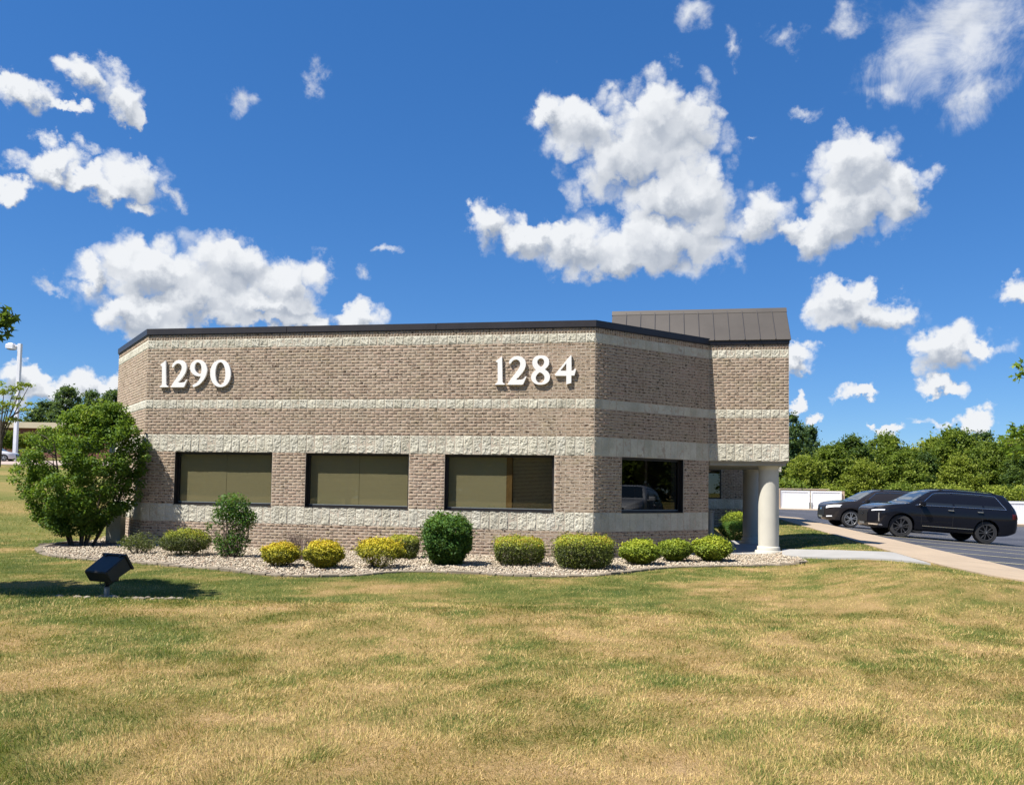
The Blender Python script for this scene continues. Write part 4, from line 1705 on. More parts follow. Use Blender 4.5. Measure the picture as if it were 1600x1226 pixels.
shrub('sparse_shrub', 'thin brownish half bare shrub between the big bush and the low green mound', 213, 866, 62, 36, MT['sparse'], 1500, .035, 'loose', .2, seed=1, bare=.35, cat='shrub')
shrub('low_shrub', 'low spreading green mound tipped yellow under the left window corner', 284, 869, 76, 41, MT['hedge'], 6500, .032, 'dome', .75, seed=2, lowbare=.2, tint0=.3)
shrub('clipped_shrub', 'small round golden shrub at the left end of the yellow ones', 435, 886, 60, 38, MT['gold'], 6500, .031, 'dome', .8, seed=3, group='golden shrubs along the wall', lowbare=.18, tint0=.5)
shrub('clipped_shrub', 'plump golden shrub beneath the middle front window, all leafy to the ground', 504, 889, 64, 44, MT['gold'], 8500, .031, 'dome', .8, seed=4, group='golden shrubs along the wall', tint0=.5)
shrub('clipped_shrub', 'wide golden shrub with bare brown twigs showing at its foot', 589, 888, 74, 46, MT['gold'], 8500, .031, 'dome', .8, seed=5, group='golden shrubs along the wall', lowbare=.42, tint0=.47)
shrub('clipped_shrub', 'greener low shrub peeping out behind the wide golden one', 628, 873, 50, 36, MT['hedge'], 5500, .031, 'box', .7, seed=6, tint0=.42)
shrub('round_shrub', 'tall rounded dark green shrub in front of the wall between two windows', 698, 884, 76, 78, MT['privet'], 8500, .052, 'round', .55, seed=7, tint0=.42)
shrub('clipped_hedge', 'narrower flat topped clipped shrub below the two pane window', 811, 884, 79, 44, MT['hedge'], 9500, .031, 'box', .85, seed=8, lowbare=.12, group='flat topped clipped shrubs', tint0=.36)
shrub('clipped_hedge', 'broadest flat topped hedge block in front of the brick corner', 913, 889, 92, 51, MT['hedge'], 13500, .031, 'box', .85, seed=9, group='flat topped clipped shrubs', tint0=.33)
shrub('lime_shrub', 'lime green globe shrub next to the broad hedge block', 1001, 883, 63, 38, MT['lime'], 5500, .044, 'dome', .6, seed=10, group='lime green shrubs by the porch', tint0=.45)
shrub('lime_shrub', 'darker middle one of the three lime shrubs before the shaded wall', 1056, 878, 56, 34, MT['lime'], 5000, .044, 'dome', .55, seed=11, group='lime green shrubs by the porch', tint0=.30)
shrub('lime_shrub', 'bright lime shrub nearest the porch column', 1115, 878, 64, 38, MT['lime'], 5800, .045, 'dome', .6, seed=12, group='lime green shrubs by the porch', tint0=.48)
# shrubs beyond the porch
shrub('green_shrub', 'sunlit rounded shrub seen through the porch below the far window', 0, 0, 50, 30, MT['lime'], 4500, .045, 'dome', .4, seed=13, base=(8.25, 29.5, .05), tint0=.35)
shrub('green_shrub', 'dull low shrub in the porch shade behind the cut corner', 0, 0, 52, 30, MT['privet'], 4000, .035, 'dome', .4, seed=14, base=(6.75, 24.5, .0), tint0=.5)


def lanky_shrub():
    b = at(360, 872, lawn_z)
    root = empty('lanky_shrub', b, 'lanky upright shrub with bare grey stems and a leafy head against the first window', 'shrub')
    rs = np.random.RandomState(77)
    sc = b.y / F_PX
    blobs = [(363, 792, 30, 24, 1500), (378, 812, 24, 20, 950), (347, 806, 18, 18, 350), (372, 842, 20, 20, 800), (352, 850, 20, 16, 500), (362, 862, 22, 10, 450), (388, 808, 14, 14, 300), (326, 822, 7, 9, 45), (342, 838, 10, 18, 90)]
    P, T = [], []
    for (px, py, rx, ry, n) in blobs:
        c = np.array([(px - 800) * sc, 0, 0])
        ray = pix_dir(px, py)
        c = np.array(Vector((0, 0, CAMZ)) + ray * (b.y + .12) / ray.y)
        u = rs.normal(0, 1, (n, 3))
        u /= np.linalg.norm(u, axis=1, keepdims=True)
        u *= (rs.rand(n) ** .45)[:, None]
        P.append(c + u * np.array([rx * sc, (rx + ry) * .45 * sc, ry * sc]))
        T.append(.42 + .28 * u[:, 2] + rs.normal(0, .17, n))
    P, T = np.concatenate(P), np.concatenate(T)
    leaf_mesh('foliage', P, np.tile([0, -.2, .5], (len(P), 1)), .052, T, MT['privet'], root, seed=5)
    bm = bmesh.new()
    rv = random.Random(4)
    for (px, py, rx, ry, n) in blobs:
        for k in range(3):
            ray = pix_dir(px + rv.uniform(-.6, .6) * rx, py + rv.uniform(-.7, .3) * ry)
            e = Vector((0, 0, CAMZ)) + ray * (b.y + rv.uniform(0, .25)) / ray.y
            s = b + Vector((rv.uniform(-.12, .12), rv.uniform(0, .15), -.05))
            m = s.lerp(e, .5) + Vector((rv.uniform(-.05, .05), rv.uniform(-.05, .05), -.03))
            tube(bm, [s, m, e], [.013, .009, .003], 5, False)
    bm_obj('stems', bm, root, MT['twig'])


lanky_shrub()


def bare_shrub():
    b = at(470, 876, lawn_z)
    root = empty('bare_shrub', b, 'leafless purple brown twiggy shrub behind the gap in the golden shrubs', 'shrub')
    bm = bmesh.new()
    rv = random.Random(8)
    ends = []
    for k in range(90):
        a = rv.uniform(0, 6.28)
        e = b + Vector((math.cos(a) * rv.uniform(.1, .46), math.sin(a) * rv.uniform(.05, .3) + .15, rv.uniform(.25, .52)))
        s = b + Vector((math.cos(a) * .06, math.sin(a) * .05 + .1, -.03))
        tube(bm, [s, s.lerp(e, .5) + Vector((0, 0, -.03)), e], [.007, .005, .002], 4, False)
        for q in range(2):
            f = e + Vector((rv.uniform(-.09, .09), rv.uniform(-.09, .09), rv.uniform(.0, .08)))
            tube(bm, [s.lerp(e, .7), f], [.003, .0015], 3, False)
            ends.append(f)
    bm_obj('stems', bm, root, MT['twig'])
    P = np.array([tuple(p) for p in ends for _ in range(3)]) + np.random.RandomState(2).normal(0, .03, (len(ends) * 3, 3))
    leaf_mesh('foliage', P, np.tile([0, 0, 1.], (len(P), 1)), .022, np.random.RandomState(3).rand(len(P)), MT['dead'], root, seed=6)


bare_shrub()


def crown_points(rs, clumps, n_each, r_in=.25):
    P, U, C = [], [], []
    for i, (c, r) in enumerate(clumps):
        n = int(n_each * (r[0] * r[1] * r[2]) ** (2 / 3) / (np.mean([(q[1][0] * q[1][1] * q[1][2]) ** (2 / 3) for q in clumps])))
        u = rs.normal(0, 1, (n, 3))
        u /= np.linalg.norm(u, axis=1, keepdims=True)
        rad = np.clip(1 - np.abs(rs.normal(0, r_in, n)), .15, 1.15)
        P.append(np.array(c) + u * rad[:, None] * np.array(r))
        U.append(u)
        C.append(np.full(n, i))
    return np.concatenate(P), np.concatenate(U), np.concatenate(C)


def big_bush():
    b = Vector((-9.95, 19.0, 0))
    root = empty('big_shrub', b, 'big spreading green shrub with dark multiple stems at the left corner of the building', 'shrub')
    rs = np.random.RandomState(41)
    # silhouette: lumps in metres about the foot: x, y, z, radius
    L = []
    prof = [(.42, .45), (.8, .95), (1.4, 1.36), (1.9, 1.42), (2.35, 1.18), (2.8, .85), (3.15, .42)]
    for i in range(340):
        z = .42 + 2.78 * rs.rand() ** 1.12
        rmax = np.interp(z, [p[0] for p in prof], [p[1] for p in prof])
        a = rs.uniform(0, 2 * np.pi)
        rr = rmax * rs.uniform(.45, 1.02) ** .7
        skew = .17 * (z - 1.6)
        L.append((np.array([b.x + rr * np.cos(a) * 1.04 + skew + .04, b.y + rr * np.sin(a) * .62 - .1, z + rs.uniform(-.1, .1)]), np.array([1, 1, .8]) * rs.uniform(.12, .27)))
    for (x, z, r) in ((.75, 3.05, .22), (.95, 2.9, .2), (.5, 3.15, .2), (1.05, 2.6, .2), (1.15, 2.2, .18), (-1.1, 2.4, .2), (-1.42, 1.5, .2), (-1.2, 1.15, .2), (-.95, .9, .2), (.75, .85, .2), (1.0, .95, .18), (-1.35, 1.9, .2), (-1.5, 1.7, .16), (0, 1.2, .3), (.1, 1.6, .3), (-.2, 1.9, .3), (.1, 2.3, .3), (.25, 3.0, .2), (-.5, 2.65, .22), (1.25, 1.75, .22), (1.2, 1.0, .15)):
        L.append((np.array([b.x + x, b.y - .1 + rs.uniform(-.2, .2), z]), np.array([1, 1, .8]) * r))
    P, U, C = crown_points(rs, L, 135, .35)
    ct = rs.normal(0, .13, len(L))
    zc = np.array([c[0][2] for c in L])
    xc = np.array([c[0][0] for c in L])
    # younger, yellower growth on the top left
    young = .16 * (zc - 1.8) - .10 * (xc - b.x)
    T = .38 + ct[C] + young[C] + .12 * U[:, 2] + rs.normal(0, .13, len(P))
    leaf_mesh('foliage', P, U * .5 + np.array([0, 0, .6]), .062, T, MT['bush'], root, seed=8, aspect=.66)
    bm = bmesh.new()
    rv = random.Random(6)
    for k in range(9):
        a = k * 6.28 / 9 + rv.uniform(-.2, .2)
        s = b + Vector((math.cos(a) * .24, math.sin(a) * .16, -.05))
        e = b + Vector((math.cos(a) * rv.uniform(.65, 1.25), math.sin(a) * .45, rv.uniform(1.3, 2.6)))
        m = s.lerp(e, .4) + Vector((math.cos(a) * -.08, 0, .1))
        m = s.lerp(e, .42) + Vector((math.cos(a) * .10, 0, .02))
        tube(bm, [s, s.lerp(m, .5) + Vector((rv.uniform(-.03, .03), 0, 0)), m, e], [.032, .027, .021, .008], 7, False)
        for q in range(5):
            t = rv.uniform(.35, .9)
            p = m.lerp(e, t) if t > .45 else s.lerp(m, t + .4)
            f = p + Vector((math.cos(a + rv.uniform(-1, 1)) * .5, math.sin(a) * .3, rv.uniform(.1, .5)))
            tube(bm, [p, p.lerp(f, .5) + Vector((0, 0, .05)), f], [.016, .011, .004], 5, False)
    bm_obj('stems', bm, root, MT['bark'])


big_bush()

# squat pier by the cut corner, half behind the big shrub
_pc = Vector((-9.72, 20.15, 0))
_pier = empty('stone_pier', _pc, 'squat masonry pier with a flat cap in the shade of the big shrub', 'pier')
bm = bmesh.new()
bbox(bm, -.17, .17, -.17, .17, -.2, .78, bev=.008)
bmesh.ops.transform(bm, matrix=Matrix.Translation(_pc) @ Matrix.Rotation(.1, 4, 'Z'), verts=bm.verts)
bm_obj('shaft', bm, _pier, MT['split'])
bm = bmesh.new()
bbox(bm, -.205, .205, -.205, .205, .781, .86, bev=.01)
bmesh.ops.transform(bm, matrix=Matrix.Translation(_pc) @ Matrix.Rotation(.1, 4, 'Z'), verts=bm.verts)
bm_obj('cap', bm, _pier, MT['edging'])

# ------------------------------------------------------------------ trees
TREE_VAR = {}


def tree_variant(key, mat, clumps, n, leaf, trunk_h, trunk_r, seed, limbs=7, r_in=.28, tsd=.13, spread=.9):
    """local-space tree about its foot: returns (crown mesh, trunk mesh)"""
    rs = np.random.RandomState(seed)
    P, U, C = crown_points(rs, clumps, n, r_in)
    zc = np.array([c[0][2] for c in clumps])
    ct = rs.normal(0, tsd, len(clumps))
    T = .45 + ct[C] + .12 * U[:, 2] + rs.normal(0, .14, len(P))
    lo = len(P) // 2
    k = rs.randint(0, len(P), lo)
    sz = np.mean([c[1][0] for c in clumps])
    P = np.concatenate([P, P[k] + rs.normal(0, sz * .9, (lo, 3))])
    U = np.concatenate([U, rs.normal(0, .6, (lo, 3))])
    T = np.concatenate([T, T[k] + rs.normal(0, .1, lo)])
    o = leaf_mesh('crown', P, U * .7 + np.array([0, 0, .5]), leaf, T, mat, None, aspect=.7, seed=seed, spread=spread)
    cm = o.data
    bpy.data.objects.remove(o)
    bm = bmesh.new()
    rv = random.Random(seed)
    top = max(zc) * .8
    tube(bm, [(0, 0, -.4), (0.02, 0, trunk_h * .5), (.05, .03, trunk_h), (.0, 0, top)], [trunk_r * 1.25, trunk_r, trunk_r * .8, trunk_r * .2], 9)
    for k in range(limbs):
        c = clumps[rv.randrange(len(clumps))][0]
        z0 = rv.uniform(trunk_h * .6, max(trunk_h * 1.0, top * .6))
        s = Vector((0, 0, z0))
        e = Vector(c)
        tube(bm, [s, s.lerp(e, .5) + Vector((0, 0, .1 * (e - s).length)), e], [trunk_r * .45, trunk_r * .28, trunk_r * .08], 6, False)
    me = bpy.data.meshes.new('trunk')
    bm.to_mesh(me)
    bm.free()
    me.materials.append(MT['bark'])
    return cm, me


def clump_crown(rs, w, h, z0, k, irregular=.25, rmin=.13, rmax=.27, pw=.5):
    """lumpy crown: k ellipsoids filling a rough egg of half-width w from z0 to z0+h"""
    out = []
    for i in range(k):
        t = rs.rand()
        z = z0 + h * t
        env = w * (np.sin(np.pi * np.clip(t * .86 + .12, 0, 1)) ** pw) * (1 + irregular * rs.uniform(-1, 1))
        a = rs.uniform(0, 2 * np.pi)
        rr = env * rs.rand() ** .4 * .85
        r = w * rs.uniform(rmin, rmax)
        out.append((np.array([rr * np.cos(a), rr * np.sin(a), z]), np.array([r * 1.15, r * 1.15, r * .85])))
    return out


def make_variants():
    defs = {'a': ('tree_a', 3.6, 7.2, .8, 230, .27), 'b': ('tree_b', 3.3, 8.0, .8, 230, .27), 'c': ('tree_c', 3.4, 6.0, .6, 220, .27), 'd': ('tree_d', 2.9, 8.6, 1.2, 170, .27)}
    for i, (k, (m, w, h, z0, nk, leaf)) in enumerate(defs.items()):
        for j in range(2):
            rs = np.random.RandomState(60 + i * 7 + j)
            cl = clump_crown(rs, w, h, z0, nk, .36, .05, .15, .62)
            TREE_VAR[k + str(j)] = tree_variant(k, MT[m], cl, 62, leaf, 1.8, .17, 60 + i * 7 + j, r_in=.6, tsd=.17)
    # low broad shrub mass
    for j in range(2):
        rs = np.random.RandomState(90 + j)
        cl = clump_crown(rs, 2.6, 2.6, .3, 110, .3, .06, .15)
        TREE_VAR['h' + str(j)] = tree_variant('h', MT['tree_c' if j else 'tree_a'], cl, 62, .26, .6, .08, 90 + j, r_in=.55)


make_variants()


def put_tree(var, name, label, x, y, z, s, rot, cat='tree', group=None, sx=1.0, sz=1.0):
    cm, tm = TREE_VAR[var]
    root = bpy.data.objects.new(name, None)
    col.objects.link(root)
    root.matrix_basis = Matrix.Translation((x, y, z)) @ Matrix.Rotation(rot, 4, 'Z') @ Matrix.Diagonal((s * sx, s * sx, s * sz, 1))
    tag(root, label, cat, group)
    for nm, me in (('crown', cm), ('trunk', tm)):
        o = bpy.data.objects.new(nm, me)
        col.objects.link(o)
        o.parent = root
    return root


def on_px(px, y):
    """x of a place at depth y that stands under photo column px (near the horizon)"""
    d = pix_dir(px, 770)
    return d.x / d.y * y


def tree_row():
    G = 'trees beyond the car park'
    # (px of foot, depth, top px row, variant, label)
    T = [(1228, 84, 642, 'd0', 'dark blue green tree rising behind the right edge of the building, tallest at that end'),
         (1262, 92, 662, 'd1', 'dark tree with a ragged top stepping down beside the tall one by the building'),
         (1256, 80, 700, 'c0', 'light green bushy tree behind the left white gate'),
         (1300, 86, 690, 'a0', 'mid green tree above the join of the two white gates'),
         (1332, 90, 676, 'b0', 'dark rounded tree above the hood of the charcoal car'),
         (1350, 83, 712, 'c1', 'yellow green low tree in front of the dark rounded tree'),
         (1385, 92, 672, 'a1', 'mid green tree with a double rounded top above the charcoal car roof'),
         (1412, 84, 700, 'a0', 'spreading green tree between the charcoal car and the dense dark tree'),
         (1442, 88, 700, 'b1', 'dense dark tree in the middle of the row with a smooth top'),
         (1462, 96, 668, 'c0', 'pale green tree with an open feathery top, the highest right of the middle'),
         (1490, 91, 664, 'a1', 'feathery green tree next right of the highest pale one'),
         (1500, 82, 706, 'c1', 'light green tree whose crown comes low over the ivy hedge'),
         (1535, 98, 672, 'd0', 'dark distant tree showing over its lighter neighbours near the right edge'),
         (1548, 86, 684, 'a0', 'olive green tree above the white fence post'),
         (1585, 90, 668, 'c0', 'broad yellow green tree above the white fence at the right edge'),
         (1604, 82, 690, 'b0', 'dark tree cut by the right edge of the view'),
         (1650, 88, 672, 'a1', None), (1700, 85, 680, 'c1', None), (1745, 90, 670, 'b1', None), (1195, 88, 680, 'a0', None), (1150, 92, 690, 'b0', None)]
    rv = random.Random(12)
    for px, y, top, var, lab in T:
        x = on_px(px, y)
        z = float(ground_z(x, y)) - .1
        ray = pix_dir(px, top)
        ztop = CAMZ + ray.z / ray.y * y
        cm, tm = TREE_VAR[var]
        hh = max(v.co.z for v in cm.vertices)
        s = (ztop - z) / hh * 1.02
        name = {'a': 'broadleaf_tree', 'b': 'dense_tree', 'c': 'light_green_tree', 'd': 'dark_tree'}[var[0]]
        put_tree(var, name, lab or 'leafy tree of the row standing outside the view', x, y, z, s, rv.uniform(0, 6.28), group=G, sx=rv.uniform(.85, 1.1))
    # the same wood goes on to the right of the view and there is a row behind the viewer
    for k, (x, y) in enumerate([(74, 66), (78, 56), (80, 46), (82, 38), (82, 30), (84, 22), (84, 14), (84, 6), (84, -2), (84, -10)] + [(-64 + 6.2 * i, -46 + 2.5 * (i % 2)) for i in range(17)]):
        put_tree(('a0', 'b0', 'c1', 'b1')[k % 4], 'broadleaf_tree', 'leafy tree of the row standing outside the view', x, y, float(ground_z(x, y)) - 1.0, rv.uniform(1.3, 1.6), rv.uniform(0, 6.28), group=G, sx=1.35)
    # a further row closes the gaps
    for k, px in enumerate((1215, 1245, 1280, 1315, 1350, 1385, 1420, 1455, 1490, 1525, 1560, 1595, 1630, 1670)):
        y = 104 + (k % 3)
        x = on_px(px, y)
        put_tree(('b0', 'a1', 'b1', 'd1')[k % 4], 'distant_tree', 'darker tree of the second row, glimpsed between the crowns of the front row', x, y, float(ground_z(x, y)) - .5, rv.uniform(.78, .92), rv.uniform(0, 6.28), group='second row of trees', sx=1.5)
    # thicket along the foot of the row
    lab = ['low yellow green thicket at the foot of the trees above the gates', 'low green thicket behind the charcoal car', 'dark low thicket left of the bright hedge', 'bright thicket behind the roof of the black car', 'thicket at the far right above the fence']
    for i, (px, y) in enumerate(((1235, 77), (1300, 77), (1405, 76), (1490, 78), (1600, 76))):
        x = on_px(px, y)
        put_tree('h%d' % (i % 2), 'thicket_bush', lab[i], x, y, float(ground_z(x, y)) - .2, rv.uniform(.7, .95), rv.uniform(0, 6.28), 'bush', 'bushes under the tree row')
    # wild hedge over the white fence
    rs = np.random.RandomState(5)
    cl = []
    for px in np.arange(1425, 1760, 5.0):
        y = 50.5 + rs.uniform(-.6, .8)
        x = on_px(px, y)
        for k in range(2):
            cl.append((np.array([x + rs.uniform(-.3, .3), y + rs.uniform(-.5, .5), float(ground_z(x, y)) + rs.uniform(.3, 2.15)]), np.array([.55, .55, .42]) * rs.uniform(.7, 1.15)))
    hb = empty('wild_hedge', (on_px(1510, 50.5), 50.5, -.8), 'bright green overgrown hedge along the back of the white fence', 'hedge')
    P, U, C = crown_points(rs, cl, 115, .25)
    ct = rs.normal(0, .12, len(cl))
    leaf_mesh('foliage', P, U * .7 + np.array([0, 0, .5]), .17, .5 + ct[C] + .12 * U[:, 2] + rs.normal(0, .14, len(P)), MT['tree_c'], hb, seed=3, aspect=.7)
    bm = bmesh.new()
    for i in range(0, len(cl), 3):
        c = cl[i][0]
        tube(bm, [(c[0], c[1], float(ground_z(c[0], c[1])) - .2), (c[0], c[1], c[2])], [.05, .02], 5, False)
    bm_obj('stems', bm, hb, MT['bark'])


tree_row()


def left_background():
    rv = random.Random(4)
    G = 'trees behind the low building'
    for px, y, top, var, sx, lab in ((66, 150, 622, 'd0', 1.05, 'dark tree with two pointed tops left of the big shrub'),
                                     (98, 146, 598, 'd1', .8, 'taller dark tree behind the flat roof, beside the pointed one'),
                                     (138, 152, 606, 'd0', .85, 'grey green tree over the top of the big shrub'),
                                     (172, 148, 604, 'd1', .85, 'dark tree next to the left corner of the brick building'),
                                     (200, 150, 622, 'a0', .9, None),
                                     (28, 140, 664, 'b0', 1.3, 'low dark tree just above the tan roof edge'),
                                     (62, 142, 662, 'b1', 1.3, 'dark low tree right of the lamp pole over the tan roof edge')):
        x = on_px(px, y)
        z = float(lawn_z(x, y))
        ray = pix_dir(px, top)
        ztop = CAMZ + ray.z / ray.y * y
        cm, tm = TREE_VAR[var]
        s = (ztop - z) / max(v.co.z for v in cm.vertices)
        put_tree(var, 'dark_tree', lab or 'tree behind the brick building', x, y, z, s, rv.uniform(0, 6.28), group=G, sx=sx * 1.2)
    # airy locust tree by the lamp pole
    rs = np.random.RandomState(17)
    cl = []
    for (px, py, r) in ((6, 612, .8), (-10, 600, .9), (22, 606, .7), (12, 632, .9), (-6, 640, 1.0), (35, 600, .55), (46, 602, .45), (28, 622, .55), (40, 640, .55), (20, 655, .7), (0, 662, .8), (48, 630, .4), (-25, 620, 1), (-30, 650, 1)):
        y = 70 + rs.uniform(-1.2, 1.2)
        ray = pix_dir(px, py)
        p = Vector((0, 0, CAMZ)) + ray * (y / ray.y)
        cl.append((np.array(p), np.array([r * 1.25, r, r * .38])))
    bx = on_px(-4, 70)
    bz = float(lawn_z(bx, 70))
    t = empty('locust_tree', (bx, 70, bz), 'airy light green tree with layered branches behind the lamp pole', 'tree')
    P, U, C = crown_points(rs, cl, 170, .5)
    leaf_mesh('crown', P, np.tile([0, 0, 1.], (len(P), 1)), .24, .5 + rs.normal(0, .2, len(P)), MT['tree_c'], t, seed=12, aspect=.5)
    bm = bmesh.new()
    tube(bm, [(bx, 70, bz - .3), (bx + .1, 70, bz + 2), (bx, 70, bz + 4)], [.16, .13, .08], 8)
    for c, r in cl:
        s = Vector((bx + .05, 70, bz + rv.uniform(1.8, 3.8)))
        e = Vector(c)
        tube(bm, [s, s.lerp(e, .5) + Vector((0, 0, .2)), e], [.07, .05, .02], 5, False)
    bm_obj('trunk', bm, t, MT['bark'])
    # small yellow green tree before the low building
    for k, (px, y, top, lab) in enumerate(((6, 97, 668, 'small yellow green tree in front of the red brick wall at the left edge'), (40, 99, 671, 'low green tree screening the brick wall right of the lamp pole'), (66, 95, 671, 'round low tree screening the low building, third from the left edge'), (92, 98, 673, 'green low tree showing just left above the big shrub'))):
        x = on_px(px, y)
        z = float(lawn_z(x, y))
        ray = pix_dir(px, top)
        cm, tm = TREE_VAR['h%d' % (k % 2)]
        s = (CAMZ + ray.z / ray.y * y - z - 1.2) / max(v.co.z for v in cm.vertices)
        put_tree('h%d' % (k % 2), 'small_tree', lab or 'small tree hidden from view beside its row', x, y, z + 1.2, s, rv.uniform(0, 6.28), group='small trees before the low building', sx=1.0)
    # low building with tan roof edge and red brick
    y = 118.0
    z = 4.2
    x0, x1 = on_px(-160, y), on_px(215, y)
    b = empty('low_building', ((x0 + x1) / 2, y, z), 'long low red brick building with a tan roof edge up the slope at the left', 'building')
    ray = pix_dir(60, 660)
    zt = CAMZ + ray.z / ray.y * y
    ray = pix_dir(60, 669)
    zf = CAMZ + ray.z / ray.y * y
    bm = bmesh.new()
    bbox(bm, x0, x1, y, y + 20, z - .5, zf)
    bm_obj('wall', bm, b, MT['redbrick'])
    bm = bmesh.new()
    bbox(bm, x0 - .5, x1 + .5, y - .6, y + 20.6, zf + .003, zt)
    bm_obj('roof_edge', bm, b, MT['fascia'])
    for k in range(7):
        xa = on_px(-60 + k * 38, y)
        bm = bmesh.new()
        bbox(bm, xa, xa + 2.2, y - .05, y + .1, z + 1.2, z + 2.9)
        bm_obj('window', bm, b, MT['carglass'])
    # white lattice screen
    xl0, xl1 = on_px(17.5, 100), on_px(24, 100)
    ray0, ray1 = pix_dir(20, 694), pix_dir(20, 711)
    zt_, zb_ = CAMZ + ray0.z / ray0.y * 100, CAMZ + ray1.z / ray1.y * 100
    lt = empty('lattice_screen', ((xl0 + xl1) / 2, 100, zb_), 'small white lattice screen beside the lamp pole', 'screen')
    for k in range(5):
        bm = bmesh.new()
        xx = xl0 + (xl1 - xl0) * k / 4
        bbox(bm, xx - .03, xx + .03, 99.97, 100.0, zb_ - .6, zt_)
        bm_obj('bar', bm, lt, MT['white_vinyl'])
    for k in range(7):
        bm = bmesh.new()
        zz = zb_ + (zt_ - zb_) * k / 6
        bbox(bm, xl0, xl1, 100.001, 100.03, zz - .03, zz + .03)
        bm_obj('bar', bm, lt, MT['white_vinyl'])


left_background()


def lamp_post():
    y = 88.0
    top = pix_dir(31.5, 537)
    t = Vector((0, 0, CAMZ)) + top * (y / top.y)
    x = t.x
    zb = float(lawn_z(x, y))
    p = empty('lamp_post', (x, y, zb), 'tall square white car park lamp post with one box head pointing left', 'lamp post')
    bm = bmesh.new()
    bbox(bm, x - .18, x + .18, y - .18, y + .18, zb - .3, t.z, bev=.02)
    bm_obj('pole', bm, p, MT['polewhite'])
    bm = bmesh.new()
    bbox(bm, x - .55, x - .185, y - .09, y + .09, t.z - .32, t.z - .14)
    bm_obj('arm', bm, p, MT['polewhite'])
    bm = bmesh.new()
    s = y / F_PX
    vs = [(-1.35, -.42, -.52), (-.56, -.42, -.62), (-.56, .42, -.62), (-1.35, .42, -.52), (-1.35, -.42, -.15), (-.56, -.42, -.14), (-.56, .42, -.14), (-1.35, .42, -.15), (-1.12, -.22, .04), (-.72, -.22, .05), (-.72, .22, .05), (-1.12, .22, .04)]
    v = [bm.verts.new((x + a, y + b, t.z + c)) for a, b, c in vs]
    for f in ((0, 3, 2, 1), (0, 1, 5, 4), (1, 2, 6, 5), (2, 3, 7, 6), (3, 0, 4, 7), (4, 5, 9, 8), (5, 6, 10, 9), (6, 7, 11, 10), (7, 4, 8, 11), (8, 9, 10, 11)):
        bm.faces.new([v[i] for i in f])
    hd = bm_obj('lamp_head', bm, p, MT['polewhite'])
    bm = bmesh.new()
    bbox(bm, x - 1.25, x - .66, y - .34, y + .34, t.z - .66, t.z - .60)
    bm_obj('lens', bm, hd, MT['conduit'])


lamp_post()


def maple(name, label, base, centre, rad, n, leaf, mat, sprays, seed, trunk_r=.12):
    rs = np.random.RandomState(seed)
    root = empty(name, base, label, 'tree')
    b, c = Vector(base), np.array(centre)
    cl = []
    for i in range(46):
        u = rs.normal(0, 1, 3)
        u /= np.linalg.norm(u)
        cl.append((c + u * rs.rand() ** .4 * np.array(rad) * .85, np.array([1, 1, .7]) * rs.uniform(.3, .55)))
    P, U, C = crown_points(rs, cl, n / 46, .4)
    sp = []
    bm = bmesh.new()
    tube(bm, [b - Vector((0, 0, .2)), b + Vector((.03, 0, (c[2] - b.z) * .5)), Vector(c)], [trunk_r, trunk_r * .85, trunk_r * .4], 10)
    for q, r in cl[::2]:
        s = b.lerp(Vector(c), rs.uniform(.55, .95))
        e = Vector(q)
        tube(bm, [s, s.lerp(e, .5) + Vector((0, 0, .12)), e], [.035, .022, .006], 5, False)
    for (px, py, y, k, sd) in sprays:
        ray = pix_dir(px, py)
        e = Vector((0, 0, CAMZ)) + ray * (y / ray.y)
        s = Vector(c) + Vector((rs.uniform(-.2, .2), 0, -.4))
        m = s.lerp(e, .6) + Vector((0, 0, .1))
        tube(bm, [s, m, e], [.02, .010, .003], 5, False)
        sp.append(np.array(e) + rs.normal(0, 1, (k, 3)) * np.array([sd, sd, sd]))
    P = np.concatenate([P] + sp)
    star_leaf_mesh('crown', P, leaf, .45 + rs.normal(0, .2, len(P)), mat, root, seed)
    bm_obj('trunk', bm, root, MT['bark'])


maple('maple_tree', 'dark lobed leaves on a branch tip of the maple reaching in at the left edge', (-9.3, 9.5, 0), (-8.75, 9.75, 4.6), (2.3, 1.25, 1.6), 12500, .15, MT['maple'],
      [(4, 490, 9.6, 9, .05), (9, 500, 9.6, 7, .05), (3, 514, 9.6, 9, .05), (18, 494, 9.6, 4, .035), (24, 496, 9.6, 2, .02), (-10, 500, 9.6, 14, .1), (10, 521, 9.6, 3, .03), (0, 528, 9.6, 3, .03), (0, 486, 9.6, 5, .04)], 51)
maple('young_maple', 'bright yellow green leaf sprays of the young tree reaching in at the right edge', (9.6, 10.9, 0), (9.9, 11.1, 3.0), (1.75, 1.4, 1.5), 2600, .115, MT['limemaple'],
      [(1592, 570, 11.5, 9, .035), (1598, 582, 11.5, 12, .05), (1592, 590, 11.5, 6, .03), (1582, 672, 11.5, 20, .06), (1594, 680, 11.5, 26, .08), (1573, 690, 11.5, 16, .06), (1586, 700, 11.5, 26, .07), (1596, 706, 11.5, 22, .06), (1576, 708, 11.5, 8, .04), (1565, 698, 11.5, 5, .03), (1598, 664, 11.5, 8, .05), (1612, 690, 11.5, 40, .12)], 52, .08)


